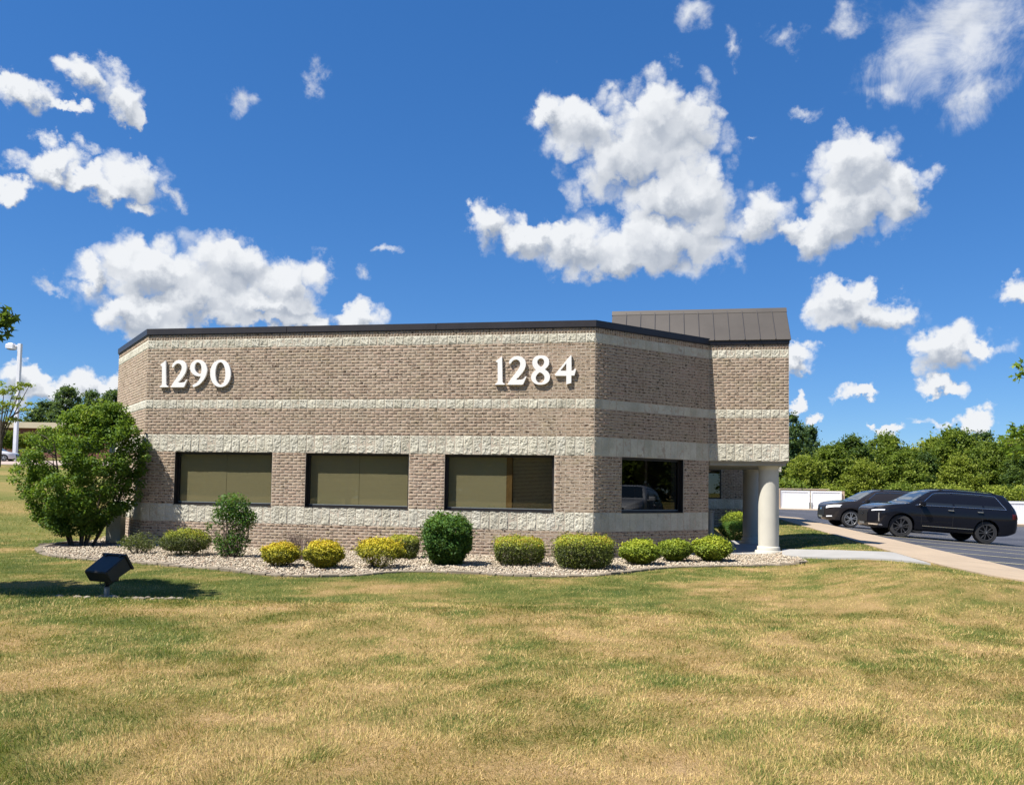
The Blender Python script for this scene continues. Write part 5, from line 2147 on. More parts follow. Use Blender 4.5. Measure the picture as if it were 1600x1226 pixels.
# ------------------------------------------------------------------ floodlight on the lawn
def floodlight():
    foot = Vector((on_px(173, 10.55), 10.55, 0))
    foot.z = float(lawn_z(foot.x, foot.y)) - .02
    root = empty('floodlight', foot, 'dark bronze box floodlight on a grey conduit post aimed up at the wall', 'floodlight')
    ray = pix_dir(168, 889)
    c = Vector((0, 0, CAMZ)) + ray * (10.62 / ray.y)
    yaw, pit = R(-24), R(33)
    M = Matrix.Translation(c) @ Matrix.Rotation(yaw, 4, 'Z') @ Matrix.Rotation(pit, 4, 'X')
    W, L, H = .40, .34, .185
    bm = bmesh.new()
    # body: back narrower than the front opening
    x0, x1 = W * .5, W * .5
    vs = [bm.verts.new(v) for v in ((-x0, -L / 2, -H * .42), (x0, -L / 2, -H * .42), (x0, -L / 2, H * .5), (-x0, -L / 2, H * .5), (-x1, L / 2, -H * .62), (x1, L / 2, -H * .62), (x1, L / 2, H * .5), (-x1, L / 2, H * .5))]
    fs = [bm.faces.new([vs[i] for i in f]) for f in ((0, 1, 2, 3), (7, 6, 5, 4), (0, 4, 5, 1), (1, 5, 6, 2), (2, 6, 7, 3), (3, 7, 4, 0))]
    bmesh.ops.bevel(bm, geom=bm.edges[:], offset=.012, segments=3, affect='EDGES')
    bmesh.ops.transform(bm, matrix=M, verts=bm.verts)
    hs = bm_obj('housing', bm, root, MT['fixture'], True, 30)
    bm = bmesh.new()
    bbox(bm, -W / 2 - .016, W / 2 + .016, L / 2 - .002, L / 2 + .028, -H * .66, H * .5 + .018, M, bev=.005)
    dr = bm_obj('lens_door', bm, root, MT['fixture'])
    bm = bmesh.new()
    bbox(bm, -W / 2 + .02, W / 2 - .02, L / 2 + .029, L / 2 + .033, -H * .58, H * .45, M)
    bm_obj('lens', bm, dr, MT['carglass'])
    for sx in (-.13, .13):
        bm = bmesh.new()
        bbox(bm, sx - .014, sx + .014, L / 2 - .03, L / 2 - .004, H * .5 + .001, H * .5 + .016, M)
        bm_obj('latch', bm, hs, MT['fixture'])
    knee = M @ Vector((.06, -L * .12, -H * .62))
    px_ = Vector((foot.x + .0, foot.y, 0))
    bm = bmesh.new()
    bbox(bm, -.07, .07, -.05, .05, -.035, .045, Matrix.Translation(knee) @ Matrix.Rotation(yaw, 4, 'Z'), bev=.012)
    tube(bm, [knee + Vector((0, 0, -.02)), Vector((foot.x, foot.y, knee.z - .06)), Vector((foot.x, foot.y, knee.z - .10))], [.035, .036, .04], 12)
    bm_obj('knuckle', bm, root, MT['fixture'])
    bm = bmesh.new()
    tube(bm, [foot - Vector((0, 0, .1)), Vector((foot.x, foot.y, knee.z - .095))], .034, 14)
    bm_obj('post', bm, root, MT['conduit'], True, 40)
    bm = bmesh.new()
    a = M @ Vector((-.07, -L * .30, -H * .45))
    tube(bm, [a, a + Vector((0, -.01, -.05)), a + Vector((.03, -.01, -.085)), knee + Vector((-.05, 0, -.05)), knee + Vector((-.02, 0, -.06))], .007, 7)
    bm_obj('cable', bm, root, MT['plastic'])
    # ring of stones round its foot, mostly behind the swell of the lawn
    rs = np.random.RandomState(3)
    k = 0
    for i in range(30):
        a = rs.uniform(0, 6.28)
        r = rs.uniform(.55, .95)
        x, y = foot.x + .30 + r * .9 * math.cos(a), foot.y - .30 + .28 * r * math.sin(a)
        s = rs.uniform(.025, .05)
        bm = bmesh.new()
        bmesh.ops.create_icosphere(bm, subdivisions=1, radius=s)
        for v in bm.verts:
            v.co = Vector((v.co.x * 1.3, v.co.y, v.co.z * .65)) * rs.uniform(.85, 1.12)
        bmesh.ops.transform(bm, matrix=Matrix.Translation((x, y, float(lawn_z(x, y)) + s * .3)) @ Matrix.Rotation(rs.uniform(0, 6), 4, 'Z'), verts=bm.verts)
        o = bm_obj('field_stone', bm, None, MT['edging'] if i % 3 else MT['gravelbase'], False)
        tag(o, 'grey stone of the loose ring lying round the floodlight foot', 'stone', 'stones round the floodlight')
        k += 1


floodlight()

# ------------------------------------------------------------------ white gates and fence
def gates():
    y = 71.5

    def P(px, py):
        ray = pix_dir(px, py)
        return Vector((0, 0, CAMZ)) + ray * (y / ray.y)
    ztop, zbot = P(1265, 766.5).z, P(1265, 794.5).z
    labs = ['white gate panel nearer the porch column', 'white gate panel half hidden by the hood of the charcoal car']
    for k, (a, b) in enumerate(((1219, 1265.2), (1267, 1315))):
        x0, x1 = P(a, 780).x, P(b, 780).x
        g = empty('gate', ((x0 + x1) / 2, y, zbot), labs[k], 'gate', 'white enclosure gates')
        bm = bmesh.new()
        f = .13
        bbox(bm, x0, x1, y - .04, y + .04, ztop - f, ztop)
        bbox(bm, x0, x1, y - .04, y + .04, zbot, zbot + f)
        bbox(bm, x0, x0 + f, y - .04, y + .04, zbot + f + .001, ztop - f - .001)
        bbox(bm, x1 - f, x1, y - .04, y + .04, zbot + f + .001, ztop - f - .001)
        bm_obj('frame', bm, g, MT['white_vinyl'])
        n = 14
        for i in range(n):
            bm = bmesh.new()
            w = (x1 - x0 - 2 * f) / n
            bbox(bm, x0 + f + i * w + .004, x0 + f + (i + 1) * w - .004, y - .015, y + .015, zbot + f + .001, ztop - f - .001)
            bm_obj('plank', bm, g, MT['white_vinyl'])
        bm = bmesh.new()
        xm = x1 - .05 if k == 0 else x0 + .05
        bbox(bm, xm - .03, xm + .03, y - .09, y - .05, zbot - .12, zbot + .55)
        bm_obj('drop_bolt', bm, g, MT['conduit'])
    # walls of the enclosure behind
    xl, xr = P(1213, 780).x, P(1316, 780).x
    e = empty('bin_enclosure', ((xl + xr) / 2, y + 2, zbot - .1), 'tan masonry enclosure with a pale coping behind the white gates', 'enclosure')
    bm = bmesh.new()
    bbox(bm, xl, xl + .32, y - .1, y + 4, zbot - .4, ztop + .12)
    bbox(bm, xr, xr + .25, y + .1, y + 4, zbot - .4, ztop + .02)
    bbox(bm, xl + .33, xr - .01, y + 3.7, y + 4, zbot - .4, ztop + .12)
    bm_obj('wall', bm, e, MT['tanpost'])
    bm = bmesh.new()
    bbox(bm, xl - .05, xr + .3, y + 3.6, y + 4.1, ztop + .121, ztop + .2)
    bm_obj('coping', bm, e, MT['fascia'])


gates()


def fence():
    y = 48.0

    def P(px, py):
        ray = pix_dir(px, py)
        return Vector((0, 0, CAMZ)) + ray * (y / ray.y)
    ztop, zbot = P(1585, 782).z, P(1585, 819).z
    x0 = P(1470, 800).x
    root = empty('vinyl_fence', (x0, y, zbot), 'white vinyl privacy fence with capped posts behind the black car', 'fence')
    xp = P(1546, 800).x
    bay = 2.6
    posts = [xp - bay, xp, xp + bay, xp + 2 * bay, xp + 3 * bay]
    for k, x in enumerate(posts):
        bm = bmesh.new()
        bbox(bm, x - .09, x + .09, y - .09, y + .09, zbot - .25, ztop + .05)
        p = bm_obj('post', bm, root, MT['white_vinyl'])
        bm = bmesh.new()
        vs = [bm.verts.new((x + a * .12, y + b * .12, ztop + .051)) for a, b in ((-1, -1), (1, -1), (1, 1), (-1, 1))]
        v2 = [bm.verts.new((x + a * .12, y + b * .12, ztop + .085)) for a, b in ((-1, -1), (1, -1), (1, 1), (-1, 1))]
        t = bm.verts.new((x, y, ztop + .16))
        bm.faces.new(vs[::-1])
        for i in range(4):
            bm.faces.new((vs[i], vs[(i + 1) % 4], v2[(i + 1) % 4], v2[i]))
            bm.faces.new((v2[i], v2[(i + 1) % 4], t))
        bm_obj('cap', bm, p, MT['white_vinyl'])
    for a, b in zip(posts[:-1], posts[1:]):
        for zz in (zbot + .05, ztop - .16):
            bm = bmesh.new()
            bbox(bm, a + .091, b - .091, y - .04, y + .04, zz, zz + .13)
            bm_obj('rail', bm, root, MT['white_vinyl'])
        n = 13
        w = (b - a - .184) / n
        for i in range(n):
            bm = bmesh.new()
            bbox(bm, a + .092 + i * w + .004, a + .092 + (i + 1) * w - .004, y - .015, y + .015, zbot + .181, ztop - .161)
            bm_obj('plank', bm, root, MT['white_vinyl'])


fence()
sheet('fence_kerb', [(on_px(1455, 47.2), 46.6), (75, 46.6), (75, 52), (on_px(1455, 52), 52)], lambda x, y: lot_z(x, y) + .12, MT['tan'], step=6, skirt=.2)


# ------------------------------------------------------------------ cars
def crv(tab, x):
    """monotone-ish smooth interpolation of (x, v) pairs"""
    xs = [p[0] for p in tab]
    vs = [p[1] for p in tab]
    if x <= xs[0]:
        return vs[0]
    if x >= xs[-1]:
        return vs[-1]
    i = max(k for k in range(len(xs)) if xs[k] <= x)
    h = xs[i + 1] - xs[i]
    t = (x - xs[i]) / h

    def sl(k):
        if k == 0:
            return (vs[1] - vs[0]) / (xs[1] - xs[0])
        if k == len(xs) - 1:
            return (vs[-1] - vs[-2]) / (xs[-1] - xs[-2])
        a, b = (vs[k] - vs[k - 1]) / (xs[k] - xs[k - 1]), (vs[k + 1] - vs[k]) / (xs[k + 1] - xs[k])
        if a * b <= 0:
            return 0
        return 2 * a * b / (a + b)
    m0, m1 = sl(i) * h, sl(i + 1) * h
    t2, t3 = t * t, t * t * t
    return (2 * t3 - 3 * t2 + 1) * vs[i] + (t3 - 2 * t2 + t) * m0 + (-2 * t3 + 3 * t2) * vs[i + 1] + (t3 - t2) * m1


SUV = dict(top=[(0, 1.02), (.05, 1.16), (.20, 1.37), (.37, 1.62), (.45, 1.715), (.60, 1.755), (.95, 1.78), (1.6, 1.80), (2.2, 1.795), (2.75, 1.755), (3.05, 1.675), (3.40, 1.47), (3.78, 1.235), (3.92, 1.195), (4.3, 1.145), (4.7, 1.06), (4.90, .985), (5.00, .90), (5.05, .76)],
           belt=[(0, .94), (.05, 1.06), (.2, 1.17), (.5, 1.21), (1.5, 1.195), (2.6, 1.175), (3.4, 1.155), (3.9, 1.14), (4.3, 1.09), (4.7, 1.005), (4.92, .92), (5.05, .70)],
           half=[(0, .72), (.06, .83), (.25, .93), (.6, .965), (1.5, .98), (3.2, .98), (4.0, .975), (4.45, .950), (4.72, .875), (4.90, .745), (5.00, .60), (5.05, .47)],
           bot=[(0, .52), (.1, .40), (.5, .30), (1, .27), (4.2, .27), (4.7, .25), (4.95, .27), (5.05, .36)],
           L=5.05, ax=(1.15, 4.05), r=.392, glass_lo=.02)


def build_car(label, paint, rim, M, sp=SUV, chrome=True, seed=0, name='parked_car', group=None, lamps='slim', sx=1.0, sz=1.0, cat='car'):
    """x from tail (0) to nose (L), y across, z up; M carries it to its place (origin below the middle of the car)"""
    L = sp['L']
    root = bpy.data.objects.new(name, None)
    col.objects.link(root)
    root.matrix_basis = M @ Matrix.Diagonal((sx, 1, sz, 1))
    tag(root, label, cat, group)

    def part(nm, bm, m, smooth=False, sharp=None, parent=None):
        for v in bm.verts:
            v.co.x -= L / 2
        bmesh.ops.recalc_face_normals(bm, faces=bm.faces)
        me = bpy.data.meshes.new(nm)
        bm.to_mesh(me)
        bm.free()
        for mm in (m if isinstance(m, list) else [m]):
            me.materials.append(mm)
        if smooth:
            me.polygons.foreach_set('use_smooth', [True] * len(me.polygons))
            if sharp:
                me.set_sharp_from_angle(angle=R(sharp))
        o = bpy.data.objects.new(nm, me)
        col.objects.link(o)
        o.parent = parent or root
        return o

    def roof_half(x):
        w = crv(sp['half'], x)
        return w

    def section(x):
        """ordered points from keel to roof centre (y >= 0)"""
        w, zb, zt, zl = crv(sp['half'], x), crv(sp['bot'], x), crv(sp['top'], x), crv(sp['belt'], x)
        zl = min(zl, zt - .012)
        up = zt - zl
        tum = .40 * up
        we = max(w * .95 - tum, .3)
        return [(0, zb), (w * .80, zb), (w * .945, zb + .05), (w * .985, zb + (zl - zb) * .28), (w, zb + (zl - zb) * .62), (w * .992, zb + (zl - zb) * .86), (w * .955, zl),
                (w * .95 - tum * .5, zl + up * .50), (we, zl + up * .86), (we * .90, zl + up * .955), (we * .6, zt - up * .012), (0, zt)]
    xs = sorted(set([round(v, 3) for v in np.linspace(0, L, 64)] + [.015, .04, L - .015, L - .05]))
    bm = bmesh.new()
    rings = []
    for x in xs:
        s = section(x)
        pts = [(x, -y, z) for y, z in s[:0:-1]] + [(x, y, z) for y, z in s]
        pts = [(x, 0, s[-1][1])] + [(x, -y, z) for y, z in s[-2:0:-1]] + [(x, 0, s[0][1])] + [(x, y, z) for y, z in s[1:-1]]
        rings.append([bm.verts.new(p) for p in pts])
    n = len(rings[0])
    for a, b in zip(rings[:-1], rings[1:]):
        for k in range(n):
            bm.faces.new((a[k], a[(k + 1) % n], b[(k + 1) % n], b[k]))
    bm.faces.new(rings[0])
    bm.faces.new(rings[-1][::-1])
    body = part('body', bm, MT['paint_' + paint], True, 42)
    # wheel arches
    for ax in sp['ax']:
        cb = bmesh.new()
        lathe(cb, [(sp['r'] + .065, -1.3), (sp['r'] + .065, -.52)], 40, (ax - L / 2, 0, sp['r'] + .0), 'Y')
        lathe(cb, [(sp['r'] + .065, .52), (sp['r'] + .065, 1.3)], 40, (ax - L / 2, 0, sp['r'] + .0), 'Y')
        bmesh.ops.recalc_face_normals(cb, faces=cb.faces)
        cm = bpy.data.meshes.new('cut')
        cb.to_mesh(cm)
        cb.free()
        cm.materials.append(MT['plastic'])
        co = bpy.data.objects.new('cut', cm)
        col.objects.link(co)
        co.matrix_basis = root.matrix_basis
        md = body.modifiers.new('b', 'BOOLEAN')
        md.operation = 'DIFFERENCE'
        md.object = co
        md.solver = 'EXACT'
        dg = bpy.context.evaluated_depsgraph_get()
        me = bpy.data.meshes.new_from_object(body.evaluated_get(dg))
        body.modifiers.clear()
        old = body.data
        body.data = me
        me.name = 'body'
        bpy.data.objects.remove(co)
    body.data.set_sharp_from_angle(angle=R(42))

    def side_pt(x, t, sgn, off=.006):
        """point of the glasshouse side: t 0 at the belt .. 1 at the roof edge"""
        s = section(x)
        a, b = Vector((x, s[6][0], s[6][1])), Vector((x, s[8][0], s[8][1]))
        p = a.lerp(b, t)
        nrm = Vector((0, b.z - a.z, a.y - b.y)).normalized()
        p = p + nrm * off
        return Vector((p.x, p.y * sgn, p.z))
    fa = L / 5.05

    def a_pillar(t):     # front limit of the side glass
        return (3.62 - .72 * t) * fa

    def d_pillar(t):
        return (.50 + .36 * t) * fa if t < .9 else .84 * fa

    def patch(nm, x_lo, x_hi, t0, t1, sgn, m, off=.006, nx=10, nz=6, parent=None):
        bm = bmesh.new()
        g = []
        for j in range(nz + 1):
            t = t0 + (t1 - t0) * j / nz
            a, b = x_lo(t), x_hi(t)
            g.append([bm.verts.new(side_pt(a + (b - a) * i / nx, t, sgn, off)) for i in range(nx + 1)])
        for j in range(nz):
            for i in range(nx):
                bm.faces.new((g[j][i], g[j][i + 1], g[j + 1][i + 1], g[j + 1][i]))
        return part(nm, bm, m, True, None, parent)
    cuts = [(.0, .0), (1.62 * fa, 1.62 * fa), (2.56 * fa, 2.60 * fa)]
    for sgn in (-1, 1):
        edges = [d_pillar, lambda t: (1.28 + .04 * t) * fa, lambda t: (2.30 + .02 * t) * fa, a_pillar]
        for i in range(3):
            patch('side_window', (lambda t, f=edges[i]: f(t) + .035), (lambda t, f=edges[i + 1]: f(t) - .035), .06, .90, sgn, MT['carglass'])
        if chrome:
            # bright line round the side glass
            bm = bmesh.new()
            loop = [side_pt(d_pillar(.03) - .01 + (a_pillar(.03) + .03 - d_pillar(.03)) * i / 24, .03, sgn, .008) for i in range(25)]
            loop += [side_pt(a_pillar(t) + .02, t, sgn, .008) for t in (.25, .5, .75, .93)]
            loop += [side_pt(a_pillar(.93) + (d_pillar(.93) - a_pillar(.93)) * i / 24, .94, sgn, .008) for i in range(1, 25)]
            loop += [side_pt(d_pillar(t) - .015, t, sgn, .008) for t in (.75, .5, .25)]
            tube(bm, loop + [loop[0]], .012 if chrome != 'thin' else .009, 5, False)
            part('window_trim', bm, MT['chrome'], True)
        # mirror
        q = side_pt(3.42 * fa, .12, sgn, .05)
        bm = bmesh.new()
        bbox(bm, -.07, .09, -.11, .11, -.075, .085, Matrix.Translation(q + Vector((0, .10 * sgn, .03))), bev=.03)
        tube(bm, [q - Vector((0, .06 * sgn, .02)), q + Vector((0, .05 * sgn, 0))], .025, 6)
        part('mirror', bm, MT['paint_' + paint], True, 40)
        # handles
        for x in (1.42 * fa, 2.42 * fa):
            w = crv(sp['half'], x)
            z = crv(sp['belt'], x) - .115
            bm = bmesh.new()
            bbox(bm, x - .10, x + .10, w * sgn - .005, w * sgn + .03 * 1, z - .014, z + .014, bev=.006) if sgn > 0 else bbox(bm, x - .10, x + .10, -w - .03, -w + .005, z - .014, z + .014, bev=.006)
            part('door_handle', bm, MT['chrome'] if chrome else MT['paint_' + paint])
        # door gaps
        for x in (1.32 * fa, 2.33 * fa, 3.40 * fa):
            bm = bmesh.new()
            pts = []
            for y, z in section(x)[3:7]:
                pts.append((x, (y + .002) * sgn, z))
            tube(bm, pts, .005, 4, False)
            part('door_gap', bm, MT['plastic'])
        # sill strip
        bm = bmesh.new()
        pts = []
        for i in range(9):
            x = (1.62 + 1.75 * i / 8) * fa
            s = section(x)
            pts.append((x, (s[3][0] + .006) * sgn, s[3][1] - .06))
        tube(bm, pts, .013, 5)
        part('sill_trim', bm, MT['chrome'] if chrome is True else MT['plastic'])
        # roof rail
        bm = bmesh.new()
        pts = [(x * fa, (section(x * fa)[9][0]) * sgn, section(x * fa)[9][1] + (.045 if 0 < i < 8 else .0)) for i, x in enumerate(np.linspace(.75, 2.75, 9))]
        tube(bm, pts, .016, 6)
        part('roof_rail', bm, MT['plastic'] if chrome != 'thin' else MT['plastic'])

    # screens front and back
    def top_patch(nm, x0, x1, m, inset=.90, off=.007):
        bm = bmesh.new()
        g = []
        for i in range(9):
            x = x0 + (x1 - x0) * i / 8
            s = section(x)
            ys = s[8][0] * inset
            row = []
            for j in range(13):
                y = ys * (j / 6 - 1)
                # height across the top
                yy = [q[0] for q in s[8:]][::-1]
                zz = [q[1] for q in s[8:]][::-1]
                z = np.interp(abs(y), yy, zz)
                row.append(bm.verts.new((x, y, z)))
            g.append(row)
        for i in range(8):
            for j in range(12):
                bm.faces.new((g[i][j], g[i + 1][j], g[i + 1][j + 1], g[i][j + 1]))
        bmesh.ops.recalc_face_normals(bm, faces=bm.faces)
        bm.normal_update()
        sg = 1 if sum(f.normal.z for f in bm.faces) > 0 else -1
        for v in bm.verts:
            v.co += v.normal * off * sg
        return part(nm, bm, m, True)
    top_patch('windscreen', 3.02 * fa, 3.74 * fa, MT['windshield'])
    top_patch('rear_window', .14 * fa, .37 * fa, MT['carglass'])

    # nose: grille, lamps, lower trim; each follows the body skin
    def skin(x, z, sgn, off=.008):
        s = section(x)
        zz = [q[1] for q in s[1:]]
        yy = [q[0] for q in s[1:]]
        return Vector((x + off, (np.interp(z, zz, yy) + off) * sgn, z))

    def nose_x(y, z):
        """front of the skin at a given height and offset from the middle"""
        lo, hi = L * .8, L
        for _ in range(24):
            m_ = (lo + hi) / 2
            s = section(m_)
            w = np.interp(z, [q[1] for q in s[1:]], [q[0] for q in s[1:]])
            ok = s[1][1] <= z <= s[-1][1] and w >= abs(y)
            if ok:
                lo = m_
            else:
                hi = m_
        return lo

    def nose_patch(nm, y0, y1, z0, z1, m, off=.008, ny=8, nz=4, skew=0.0, taper=0.0):
        bm = bmesh.new()
        g = []
        for j in range(nz + 1):
            row = []
            for i in range(ny + 1):
                y = y0 + (y1 - y0) * i / ny
                u = i / ny
                za = z0 + skew * u + taper * u * (z1 - z0) * .5
                zb = z1 + skew * u - taper * u * (z1 - z0) * .2
                z = za + (zb - za) * j / nz
                row.append(bm.verts.new((nose_x(y, z) + off, y + math.copysign(off * .6, y), z)))
            g.append(row)
        for j in range(nz):
            for i in range(ny):
                bm.faces.new((g[j][i], g[j][i + 1], g[j + 1][i + 1], g[j + 1][i]))
        return part(nm, bm, m, True)
    nose_patch('grille', -.43, .43, .46, .86, MT['plastic'], .012)
    nose_patch('badge', -.07, .07, .70, .80, MT['chrome'], .018, 3, 3)
    nose_patch('number_plate', -.22, .22, .36, .44, MT['alloy'], .016, 3, 2)
    hw = crv(sp['half'], L * .93)
    for sgn in (-1, 1):
        if lamps == 'slim':
            nose_patch('headlight', .60 * sgn, .90 * sgn, .845, .885, MT['lamp'], .010, 8, 3, .05)
            nose_patch('lower_trim', .50 * sgn, .86 * sgn, .36, .41, MT['chrome'], .014, 6, 2, .0)
            nose_patch('running_light', .815 * sgn, .835 * sgn, .50, .80, MT['alloy'], .008, 2, 5)
        else:
            nose_patch('headlight', .52 * sgn, .93 * sgn, .78, .89, MT['lamp'], .012, 10, 4, .10)
            nose_patch('fog_light', .58 * sgn, .80 * sgn, .40, .45, MT['lamp'], .012, 5, 2, .03)
        # tail lamps
        bm = bmesh.new()
        g = []
        for x in (.035, .10, .20, .30):
            row = []
            for z in (.92, .98, 1.04, 1.10):
                s = section(x * fa)
                y = np.interp(z, [q[1] for q in s[1:]], [q[0] for q in s[1:]])
                row.append(bm.verts.new((x * fa - .004, (y + .010) * sgn, z)))
            g.append(row)
        for i in range(3):
            for j in range(3):
                bm.faces.new((g[i][j], g[i][j + 1], g[i + 1][j + 1], g[i + 1][j]))
        part('tail_light', bm, MT['tail'], True)
    # wheels
    r = sp['r']
    for ax in sp['ax']:
        for sgn in (-1, 1):
            c = Vector((ax, .80 * sgn, r))
            w = bpy.data.objects.new('wheel', None)
            col.objects.link(w)
            w.parent = root
            w.location = (ax - L / 2, .80 * sgn, r)
            steer = R(-9) if ax > 2 and paint == 'black' else 0
            w.rotation_euler = (0, random.uniform(0, 1), 0) if not steer else (0, .4, steer)
            bm = bmesh.new()
            wd = .125
            lathe(bm, [(r * .70, -wd), (r * .93, -wd), (r * .985, -wd * .78), (r, -wd * .4), (r, wd * .4), (r * .985, wd * .78), (r * .93, wd), (r * .70, wd)], 40, (0, 0, 0), 'Y', cap=False)
            bmesh.ops.recalc_face_normals(bm, faces=bm.faces)
            me = bpy.data.meshes.new('tyre')
            bm.to_mesh(me)
            bm.free()
            me.materials.append(MT['tyre'])
            me.polygons.foreach_set('use_smooth', [True] * len(me.polygons))
            me.set_sharp_from_angle(angle=R(40))
            o = bpy.data.objects.new('tyre', me)
            col.objects.link(o)
            o.parent = w
            bm = bmesh.new()
            yo = sgn * (wd + .004)
            # rim ring
            prof = [(r * .64, yo - sgn * .02), (r * .72, yo - sgn * .01), (r * .72, yo), (r * .66, yo), (r * .64, yo - sgn * .015)]
            ringv = []
            for k in range(40):
                a = 2 * math.pi * k / 40
                ringv.append([bm.verts.new((q * math.cos(a), h, q * math.sin(a))) for q, h in prof])
            for k in range(40):
                A_, B_ = ringv[k], ringv[(k + 1) % 40]
                for i in range(len(prof) - 1):
                    bm.faces.new((A_[i], A_[i + 1], B_[i + 1], B_[i]))
            lathe(bm, [(r * .70, yo - sgn * .075), (r * .70, yo - sgn * .070), (.01, yo - sgn * .07)], 30, (0, 0, 0), 'Y')
            ns = 10
            for k in range(ns):
                a = 2 * math.pi * k / ns + (.12 if k % 2 else -.12) * (1 if rim == 'alloy' else .6)
                Mx = Matrix.Rotation(-a, 4, 'Y')
                bbox(bm, .04, r * .67, min(yo - sgn * .035, yo - sgn * .005), max(yo - sgn * .035, yo - sgn * .005), -.017, .017, Mx)
            lathe(bm, [(.07, yo - sgn * .03), (.07, yo + sgn * .002), (.03, yo + sgn * .006)], 20, (0, 0, 0), 'Y')
            bmesh.ops.recalc_face_normals(bm, faces=bm.faces)
            me = bpy.data.meshes.new('rim')
            bm.to_mesh(me)
            bm.free()
            me.materials.append(MT[rim])
            me.materials.append(MT['dark'])
            for pl in me.polygons:
                if (pl.center.y - yo) * sgn < -.06:
                    pl.material_index = 1
            o = bpy.data.objects.new('rim', me)
            col.objects.link(o)
            o.parent = w
            if rim != 'alloy':
                bm = bmesh.new()
                lathe(bm, [(.022, yo + sgn * .004), (.022, yo + sgn * .012)], 12, (0, 0, 0), 'Y')
                me = bpy.data.meshes.new('hub_cap')
                bm.to_mesh(me)
                bm.free()
                me.materials.append(MT['chrome'])
                o = bpy.data.objects.new('hub_cap', me)
                col.objects.link(o)
                o.parent = w
    return root


def lot_frame(p, heading):
    """matrix of a car standing on the car park at p, nose along heading (radians)"""
    e = .5
    f = Vector((math.cos(heading), math.sin(heading), 0))
    s = Vector((-f.y, f.x, 0))

    def z(q):
        return float(lot_z(q.x, q.y))
    p0 = Vector((p[0], p[1], 0))
    fx = (f * 3 + Vector((0, 0, z(p0 + f * 1.5) - z(p0 - f * 1.5)))).normalized()
    sy = (s * 1.6 + Vector((0, 0, z(p0 + s * .8) - z(p0 - s * .8)))).normalized()
    up = fx.cross(sy).normalized()
    sy = up.cross(fx)
    zz = (z(p0 + f * 1.5) + z(p0 - f * 1.5)) / 2
    return Matrix(((fx.x, sy.x, up.x, p0.x), (fx.y, sy.y, up.y, p0.y), (fx.z, sy.z, up.z, zz), (0, 0, 0, 1)))


def place_by_front_wheel(px, py, heading, L=5.05, ax=4.05):
    """the near-side front wheel touches the ground under this pixel"""
    g = at(px, py, lambda x, y: lot_z(x, y))
    f = Vector((math.cos(heading), math.sin(heading), 0))
    s = Vector((-f.y, f.x, 0))
    # near side is the left side of a car whose nose points left: +y in car space is s
    side = s if s.y < 0 else -s
    return Vector((g.x, g.y, 0)) - f * (ax - L / 2) - side * .80


def best_heading(pf, pr):
    best = None
    for k in range(0, 500):
        h = math.pi - .30 - .45 + k * .0018
        c = place_by_front_wheel(pf[0], pf[1], h)
        M = lot_frame(c, h)
        q = project(M @ Vector((1.15 - 5.05 / 2, .80 if True else -.80, 0)))
        q2 = project(M @ Vector((1.15 - 5.05 / 2, -.80, 0)))
        a = q if q[2] < q2[2] else q2
        e = abs(a[0] - pr[0])
        if best is None or e < best[0]:
            best = (e, h, c)
    return best[1], best[2]


HD, CC = best_heading((1405, 838.5), (1537, 849.5))
print('car heading', HD, 'centre', CC[:])
build_car('long black SUV with black wheels and chrome window line parked nose to the walk', 'black', 'blackalloy', lot_frame(CC, HD), chrome=True, group='cars in the car park')
c2 = place_by_front_wheel(1326, 823.8, HD)
print('car2', c2[:])
build_car('charcoal crossover with silver wheels and big white headlight beside the black SUV', 'charcoal', 'alloy', lot_frame(c2, HD), chrome='thin', lamps='big', group='cars in the car park', sx=.985, sz=.985, seed=2)
# further cars: one glimpsed between corner wall and columns, one mirrored in the shaded window
build_car('dark car glimpsed between the far wall and the shaded column', 'navy', 'alloy', lot_frame((on_px(1172, 58.0), 58.0), -math.pi / 2 - .2), chrome='thin', lamps='big', group='cars in the car park')
build_car('pale silver car standing outside the view, mirrored in the window of the shaded wall', 'silver', 'alloy', lot_frame((13.2, 15.3), math.pi - .05), chrome=False, lamps='big', group='cars in the car park')
_x = on_px(6, 87.5)

_M = Matrix.Translation((_x - .2, 85.5, float(lawn_z(_x, 85.5)) + .07)) @ Matrix.Rotation(0.15, 4, 'Z')
build_car('silver car parked at the far left by the lattice screen', 'silver', 'alloy', _M, chrome=False, lamps='big', sz=.85)


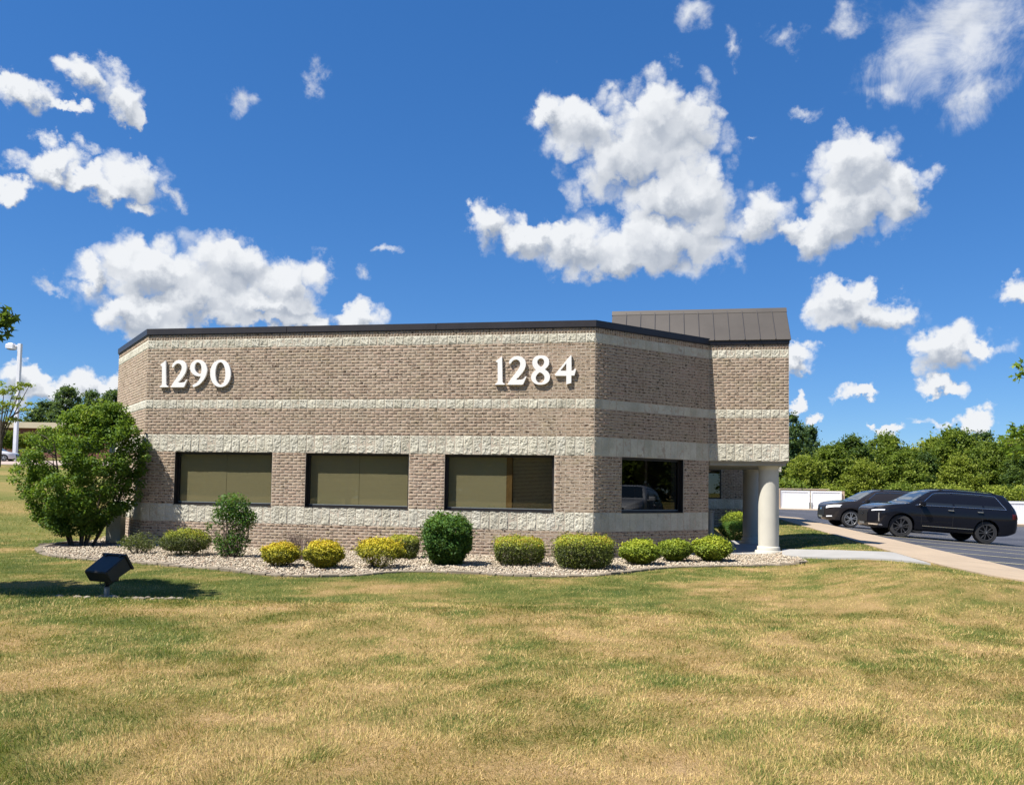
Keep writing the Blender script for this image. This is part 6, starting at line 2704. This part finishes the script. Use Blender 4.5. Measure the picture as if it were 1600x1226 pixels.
# ------------------------------------------------------------------ grass
def build_grass():
    rs = np.random.RandomState(99)
    V, F, T = [], [], []
    nv = 0

    def zone(y0, y1, dens, bl, bw, margin=1.10, xl=None, xr=None, seg=2):
        nonlocal nv
        area_n = int(dens * (y1 - y0) * 2 * .66 * margin * (y0 + y1) / 2)
        y = np.sqrt(rs.uniform(y0 ** 2, y1 ** 2, area_n))
        x = rs.uniform(-1, 1, area_n) * (.66 * margin * y + .3)
        if xl is not None:
            k = (x > xl) & (x < xr)
            x, y = x[k], y[k]
        k = ~inside(BED, x, y) & ~inside([(p[0], p[1]) for p in PATH], x, y)
        q = edge_q(x, y)
        k &= ~((q > np.interp(y, [11.4, 12.9, 14.4, 16], [-.55, -1.35, -1.6, -WALK_W])) & (y > 11.4))
        k &= ~(((x - PB.x) * uF.x * 0 + (x > PB.x) * 1.0 > 0) & (x < PE.x + .6) & (y > 20))
        k &= ~((((x - PC.x) * inw.x + (y - PC.y) * inw.y) > -.2) & (((x - PC.x) * inw.x + (y - PC.y) * inw.y) < 5.4) & (((x - PE.x) * -uF.x + (y - PE.y) * -uF.y) < .1) & (x > PC.x - .5))
        x, y = x[k], y[k]
        # thinner where burnt
        d = dry_field(x, y)
        keep = rs.rand(len(x)) < np.clip(1.2 - .45 * d, .35, 1)
        x, y, d = x[keep], y[keep], d[keep]
        n = len(x)
        z = lawn_z(x, y)
        tuft = fbm(x * 6, y * 6, 71, 2)
        h = bl * rs.uniform(.45, 1.3, n) * (.55 + .8 * tuft) * (1.12 - .3 * d)
        h = np.where(rs.rand(n) < .04, h * 1.8, h)
        lie = rs.uniform(.3, 1.45, n)
        swirl = fbm(x * 1.3, y * 1.3, 55, 2) * 12.6
        a = swirl + rs.normal(0, 1.1, n)
        dx, dy = np.cos(a), np.sin(a)
        wx, wy = -dy * bw * .5 * rs.uniform(.7, 1.3, n), dx * bw * .5 * rs.uniform(.7, 1.3, n)
        # make blades face every way
        b2 = rs.uniform(0, 6.28, n)
        ww = bw * .5 * rs.uniform(.7, 1.3, n)
        wx, wy = np.cos(b2) * ww, np.sin(b2) * ww
        hz = h * np.cos(lie * .9)
        hr = h * np.sin(lie * .9)
        p0 = np.stack([x, y, z - .006], -1)
        W = np.stack([wx, wy, np.zeros(n)], -1)
        mid = p0 + np.stack([dx * hr * .38, dy * hr * .38, hz * .62], -1)
        tip = p0 + np.stack([dx * hr, dy * hr, hz], -1)
        t = d + rs.normal(0, .30, n) + (rs.rand(n) < .12) * .40 - (rs.rand(n) < .12) * .36
        if seg == 2:
            vv = np.stack([p0 - W, p0 + W, mid + W * .75, mid - W * .75, tip], 1)
            base = nv + np.arange(n)[:, None] * 5
            ff = np.concatenate([base + np.array([[0, 1, 2]]), base + np.array([[0, 2, 3]]), base + np.array([[3, 2, 4]])], 0)
            k_ = 5
        else:
            vv = np.stack([p0 - W, p0 + W, tip], 1)
            base = nv + np.arange(n)[:, None] * 3
            ff = base + np.array([[0, 1, 2]])
            k_ = 3
        V.append(vv.reshape(-1, 3))
        F.append(ff)
        T.append(np.repeat(np.clip(t, 0, 1), k_))
        nv += n * k_
    zone(2.6, 5.2, 11500, .040, .0036)
    zone(5.2, 7.5, 6800, .040, .0044)
    zone(7.5, 10.2, 3900, .038, .0056)
    zone(10.2, 14.5, 2100, .034, .0075, seg=1)
    zone(14.5, 20, 800, .040, .012, seg=1)
    zone(20, 34, 220, .045, .02, seg=1)
    o = np_mesh('grass', np.concatenate(V), np.concatenate(F), 3, {'tint': np.concatenate(T)}, MT['grass'])
    tag(o, 'dry mown grass, straw coloured near the viewer and greener towards the gravel bed', 'grass', kind='stuff')
    print('grass tris', sum(len(f) for f in F))


build_grass()

for o in bpy.data.objects:
    if '_root' in o:
        del o['_root']
